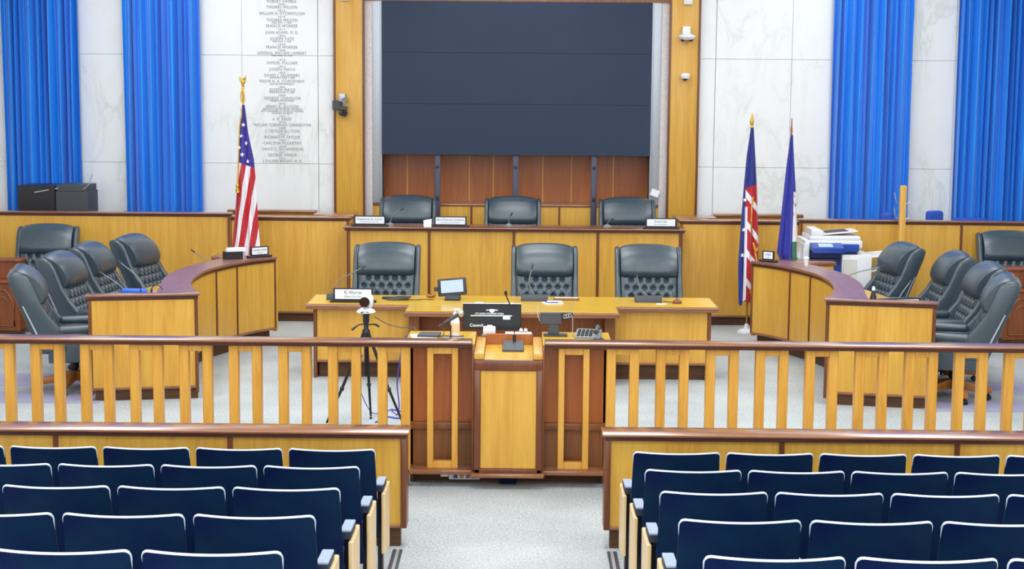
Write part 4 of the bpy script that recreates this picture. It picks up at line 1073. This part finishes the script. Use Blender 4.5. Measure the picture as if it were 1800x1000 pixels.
tag(obj('desk_riser', box(NB(), -3.78, -3.3, 14.70, 15.02, .905, .93, .004, 1), 'walnut'), 'dark shelf board under the blue pouch and papers on the left desk', 'shelf')
t_ = thing('headset', 'black headset lying on white papers beside the blue pouch', 'headset', (-3.31, 14.84, .945))
b = NB(); tube(b, [(.05 * math.cos(a), .02, .03 + .05 * math.sin(a)) for a in [PI * k / 10 for k in range(11)]], .005, 8); obj('headband', b, 'black', t_)
for s in (-1, 1):
    b = NB(); ball(b, (s * .05, .02, .024), .02, .6, 1, 1, 12); obj('earpiece', b, 'black', t_)
tag(obj('white_papers', box(NB(), -3.395, -3.245, 14.76, 14.97, .9305, .944, .002, 1), 'paper'), 'white papers right of the blue pouch on the left desk', 'papers')
t_ = thing('drink_bottle', 'dark bottle with white cap on the near end of the right desk', 'bottle', (3.34, 14.76, .90))
b = NB(); lathe(b, [(0, 0), (.034, 0), (.036, .01), (.034, .06), (.018, .13), (.013, .15)], 18); obj('bottle_body', b, 'black', t_)
b = NB(); lathe(b, [(.016, .148), (.016, .17), (.009, .185), (0, .187)], 14); obj('cap', b, 'white', t_)
tag(obj('desk_riser', box(NB(), 3.29, 3.42, 14.70, 14.84, .86, .90, .004, 1), 'walnut'), 'small dark shelf under the bottle at the right desk', 'shelf')
t_ = thing('paper_cup', 'small white cup with a lid on the ledge of the right desk', 'cup', (3.16, 17.28, TZ))
b = NB(); lathe(b, [(0, 0), (.022, 0), (.028, .075), (0, .075)], 16); obj('cup_body', b, 'white', t_)
b = NB(); lathe(b, [(0, .074), (.031, .074), (.031, .085), (.02, .10), (0, .10)], 16); obj('lid', b, 'cream', t_)
tag(obj('folded_card', prism(NB(), [(-1.075, 1.21), (-.985, 1.21), (-.98, 1.305), (-1.03, 1.30), (-1.08, 1.288)], 'y', 19.0, 19.012), 'paper'), 'blank white card between two name plates on the upper bench', 'card')
b = NB(); lathe(b, [(0, 0), (.045, 0), (.04, .012), (.028, .03), (.012, .12), (0, .125)], 16, -3.28, 20.24, 1.30)
tag(obj('paper_cone', b, 'paper'), 'small white cone standing on the wainscot right of the striped flag', 'cone')
tag(obj('paper_note', box(NB(), -.055, .055, 0, .004, -.045, .045, 0, 1, Matrix.Translation((1.815, 20.965, 1.50)) @ Matrix.Rotation(.35, 4, 'Y')), 'paper'), 'white paper note stuck on the silver frame right of the screen', 'note')

# ------------------------------------------------------------------ copier
t_ = thing('copier', 'large white and blue office copier against the right partition', 'copier', (3.75, 18.55, 0))
X0 = 3.36
obj('body', box(NB(), 3.42, 4.02, 18.25, 18.85, .05, .98, .008, 1), 'cnavy', t_, True)
for k in range(3):
    dr = obj('paper_drawer', box(NB(), 3.44, 3.80, 18.232, 18.25, .30 + k * .205, .49 + k * .205, .006, 1), 'cblue', t_, True)
    obj('drawer_pull', box(NB(), 3.56, 3.70, 18.225, 18.234, .44 + k * .205, .46 + k * .205, .003, 1), 'cnavy', dr, True)
obj('left_column', prism(NB(), [(3.335, .75), (3.43, .75), (3.44, 1.18), (3.37, 1.155)], 'y', 18.25, 18.85, .008, 2), 'white', t_, True)
obj('output_bay', box(NB(), 3.44, 3.98, 18.24, 18.5, .98, 1.065, .004, 1), 'cnavy', t_, True)
cp = obj('control_panel', prism(NB(), [(18.06, 1.065), (18.28, 1.10), (18.28, 1.175), (18.06, 1.125)], 'x', 3.44, 3.80, .008, 2), 'cblue', t_, True)
obj('touch_screen', prism(NB(), [(18.10, 1.1355), (18.22, 1.1625), (18.22, 1.166), (18.10, 1.139)], 'x', 3.52, 3.68, .001, 1), 'lcd', cp, True)
obj('upper_body', box(NB(), 3.38, 4.04, 18.26, 18.85, 1.10, 1.20, .015, 2), 'white', t_, True)
obj('blue_fascia', box(NB(), 3.80, 3.99, 18.20, 18.27, 1.065, 1.16, .006, 1), 'cblue', t_, True)
obj('scanner_lid', box(NB(), 3.44, 4.02, 18.28, 18.83, 1.20, 1.25, .014, 2), 'white', t_, True)
obj('document_feeder', prism(NB(), [(3.46, 1.25), (3.60, 1.25), (3.60, 1.31), (3.56, 1.335), (3.46, 1.33)], 'y', 18.3, 18.75, .01, 2), 'white', t_, True)
obj('feeder_tray', prism(NB(), [(3.60, 1.255), (4.0, 1.30), (4.0, 1.315), (3.60, 1.275)], 'y', 18.34, 18.72, .006, 1), 'cream', t_, True)
obj('tray_paper', prism(NB(), [(3.64, 1.279), (3.90, 1.305), (3.90, 1.309), (3.64, 1.283)], 'y', 18.38, 18.66, .001, 1), 'charcoal', t_, True)
obj('side_tray', prism(NB(), [(3.25, .99), (3.35, .95), (3.36, .97), (3.27, 1.02)], 'y', 18.3, 18.7, .004, 1), 'white', t_, True)
obj('finisher', box(NB(), 3.80, 4.14, 18.2, 18.75, .04, 1.03, .012, 2), 'white', t_, True)
obj('finisher_door', box(NB(), 3.815, 3.97, 18.188, 18.2, .10, .98, .006, 1), 'cream', t_, True)
obj('exit_tray', prism(NB(), [(4.0, .97), (4.36, 1.02), (4.36, 1.035), (4.0, .995)], 'y', 18.22, 18.7, .006, 1), 'white', t_, True)
obj('lower_tray', prism(NB(), [(4.14, .80), (4.34, .86), (4.34, .875), (4.14, .825)], 'y', 18.26, 18.68, .006, 1), 'cream', t_, True)

t_.location.y = 18.92; t_.scale = (1.02, 1.0, .94)
# coat stand
t_ = thing('coat_stand', 'oak coat stand with curved metal hooks in front of the right partition', 'coat stand', (4.58, 19.0, 0))
obj('post', box(NB(), -.036, .036, -.036, .036, .03, 1.75, .008, 2), 'oak', t_)
b = NB(); box(b, -.24, .24, -.03, .03, 0.0, .05, .01, 2); box(b, -.03, .03, -.24, .24, 0.0, .05, .01, 2); obj('cross_base', b, 'oakx', t_)
for z in (1.60, 1.42):
    for s in (-1, 1):
        obj('hook', tube(NB(), arc([(s * .03, -.01, z - .06), (s * .07, -.015, z - .05), (s * .10, -.02, z + .02), (s * .105, -.02, z + .07)], 6), [.005] * 17 + [.005, .009], 8), 'chrome', t_)

# black cabinet at the far left
t_ = thing('equipment_cabinet', 'black equipment cabinet with thin antennas, in front of the far left curtain', 'cabinet', (-5.78, 20.2, 0))
obj('cabinet_side', box(NB(), -6.20, -5.74, 20.0, 20.5, .0, 1.59, .006, 1), 'black', t_, True)
obj('cabinet_front', box(NB(), -5.735, -5.33, 20.02, 20.5, .0, 1.52, .006, 1), 'charcoal', t_, True)
obj('cabinet_top', box(NB(), -5.735, -5.345, 20.05, 20.5, 1.52, 1.60, .006, 1), 'charcoal', t_, True)
b = NB(); tube(b, [(-5.98, 19.97, 1.51), (-5.70, 20.03, 1.56)], .008, 6); tube(b, arc([(-5.40, 20.05, 1.55), (-5.33, 20.05, 1.60), (-5.27, 20.05, 1.74)], 5), .005, 6)
obj('antenna', b, 'silver', t_, True)

# blue seats behind the right partition
for i, (x, y, w, zt, a, lb) in enumerate(((5.24, 20.1, .22, 1.37, .25, 'rounded royal blue chair back peeking over the right partition'), (5.68, 20.1, .44, 1.285, 0, 'wide low royal blue seat back behind the right partition'), (4.66, 20.15, .16, 1.34, -.3, 'small sliver of a royal blue chair back left of the coat stand'))):
    t_ = thing('upholstered_chair', lb, 'chair', (x, y, 0), a, 'blue chairs behind the right partition')
    obj('backrest', box(NB(), -w / 2, w / 2, -.05, .05, .55, zt, .04, 4), 'bluefab', t_)
    obj('seat', box(NB(), -w / 2, w / 2, -.45, .05, .40, .50, .03, 3), 'bluefab', t_)
    for lx in (-w / 2 + .02, w / 2 - .02):
        for ly in (-.42, .02): obj('leg', tube(NB(), [(lx, ly, 0), (lx, ly, .42)], .014, 8), 'blackm', t_)

# ------------------------------------------------------------------ cameras on the pilasters
t_ = thing('security_camera', 'black two-lens camera on a side bracket on the left pilaster', 'camera', (-2.25, 20.93, 2.62))
obj('bracket', box(NB(), -.12, .0, -.07, 0, -.075, .045, .006, 1), 'charcoal', t_)
obj('bracket_arm', box(NB(), -.02, .075, -.10, -.02, -.075, -.03, .006, 1), 'charcoal', t_)
b = NB(); box(b, -.035, .05, -.11, -.02, .03, .135, .012, 2); obj('upper_head', b, 'silver', t_)
b = NB(); lathe(b, [(0, 0), (.036, 0), (.04, .006), (.04, .05), (0, .05)], 18, mat=Matrix.Translation((.045, -.10, .045)) @ Matrix.Rotation(PI / 2, 4, 'X')); obj('upper_lens', b, 'lens', t_)
b = NB(); ball(b, (.02, -.07, -.115), .055, 1.1, 1, .75); obj('lower_head', b, 'charcoal', t_)
b = NB(); lathe(b, [(0, 0), (.036, 0), (.04, .006), (.04, .05), (0, .05)], 18, mat=Matrix.Translation((.04, -.09, -.13)) @ Matrix.Rotation(PI / 2 - .3, 4, 'X')); obj('lower_lens', b, 'lens', t_)
t_ = thing('security_camera', 'white wide dome camera with two dark lenses, upper on the right pilaster', 'camera', (2.175, 20.93, 3.52))
b = NB(); box(b, -.055, .045, -.10, 0, .02, .125, .012, 2); obj('mount', b, 'white', t_)
b = NB(); lathe(b, [(0, -.05), (.075, -.05), (.105, -.025), (.112, -.01), (.105, .005), (.06, .03), (0, .035)], 28, 0, -.10, 0); obj('dome', b, 'white', t_)
for s in (-1, 1):
    b = NB(); ball(b, (s * .052 - .004, -.14, -.052), .026, 1, 1, .8, 14); obj('lens', b, 'lens', t_)
t_ = thing('security_camera', 'small white dome camera, lower on the right pilaster', 'camera', (2.168, 20.93, 3.0))
b = NB(); lathe(b, [(0, -.02), (.05, -.02), (.062, 0), (.06, .03), (.045, .048), (0, .052)], 22, 0, -.07, 0); box(b, -.04, .04, -.03, 0, -.01, .045, .008, 2); obj('dome', b, 'white', t_)
b = NB(); ball(b, (0, -.075, -.025), .03, 1, 1, .75, 14); obj('lens', b, 'lens', t_)
for x, lb in ((2.19, 'small cream sensor box at the top of the right pilaster'), (-2.205, 'small cream sensor box at the top of the left pilaster')):
    t_ = thing('sensor_box', lb, 'sensor', (x, 20.93, 3.95)); obj('case', box(NB(), -.055, .055, -.04, 0, -.03 if x > 0 else -.015, .12, .006, 1), 'cream', t_)
    obj('face_plate', box(NB(), -.035, .035, -.044, -.04, 0, .09, .002, 1), 'white', t_)

# ------------------------------------------------------------------ light
def area(name, loc, sx, sy, power, rot=(0, 0, 0), col=(1, 1, 1)):
    l = bpy.data.lights.new(name, 'AREA'); l.shape = 'RECTANGLE'; l.size = sx; l.size_y = sy; l.energy = power; l.color = col
    o = bpy.data.objects.new(name, l); C.objects.link(o); o.location = loc; o.rotation_euler = rot; return o
for yy in (3.5, 8.5, 13.0, 17.0, 19.8):  # row nearest the marble wall is an added wash to brighten it
    for xx in (-4.2, 0, 4.2):
        area('ceiling_and_wash_lamp', (xx, yy, 5.36), 1.6, 2.6, 74 if yy < 16 else (60 if yy < 18 else 23), (0, 0, 0), (.95, .98, 1))
w = bpy.data.worlds.new('world'); sc.world = w; w.use_nodes = True
w.node_tree.nodes['Background'].inputs[0].default_value = (.90, .95, 1.0, 1); w.node_tree.nodes['Background'].inputs[1].default_value = 2.5  # even white fill from behind the camera, where the rear wall is left out
sc.view_settings.view_transform = 'Standard'; sc.view_settings.look = 'None'; sc.view_settings.gamma = 1
sc.view_settings.exposure = 0.78
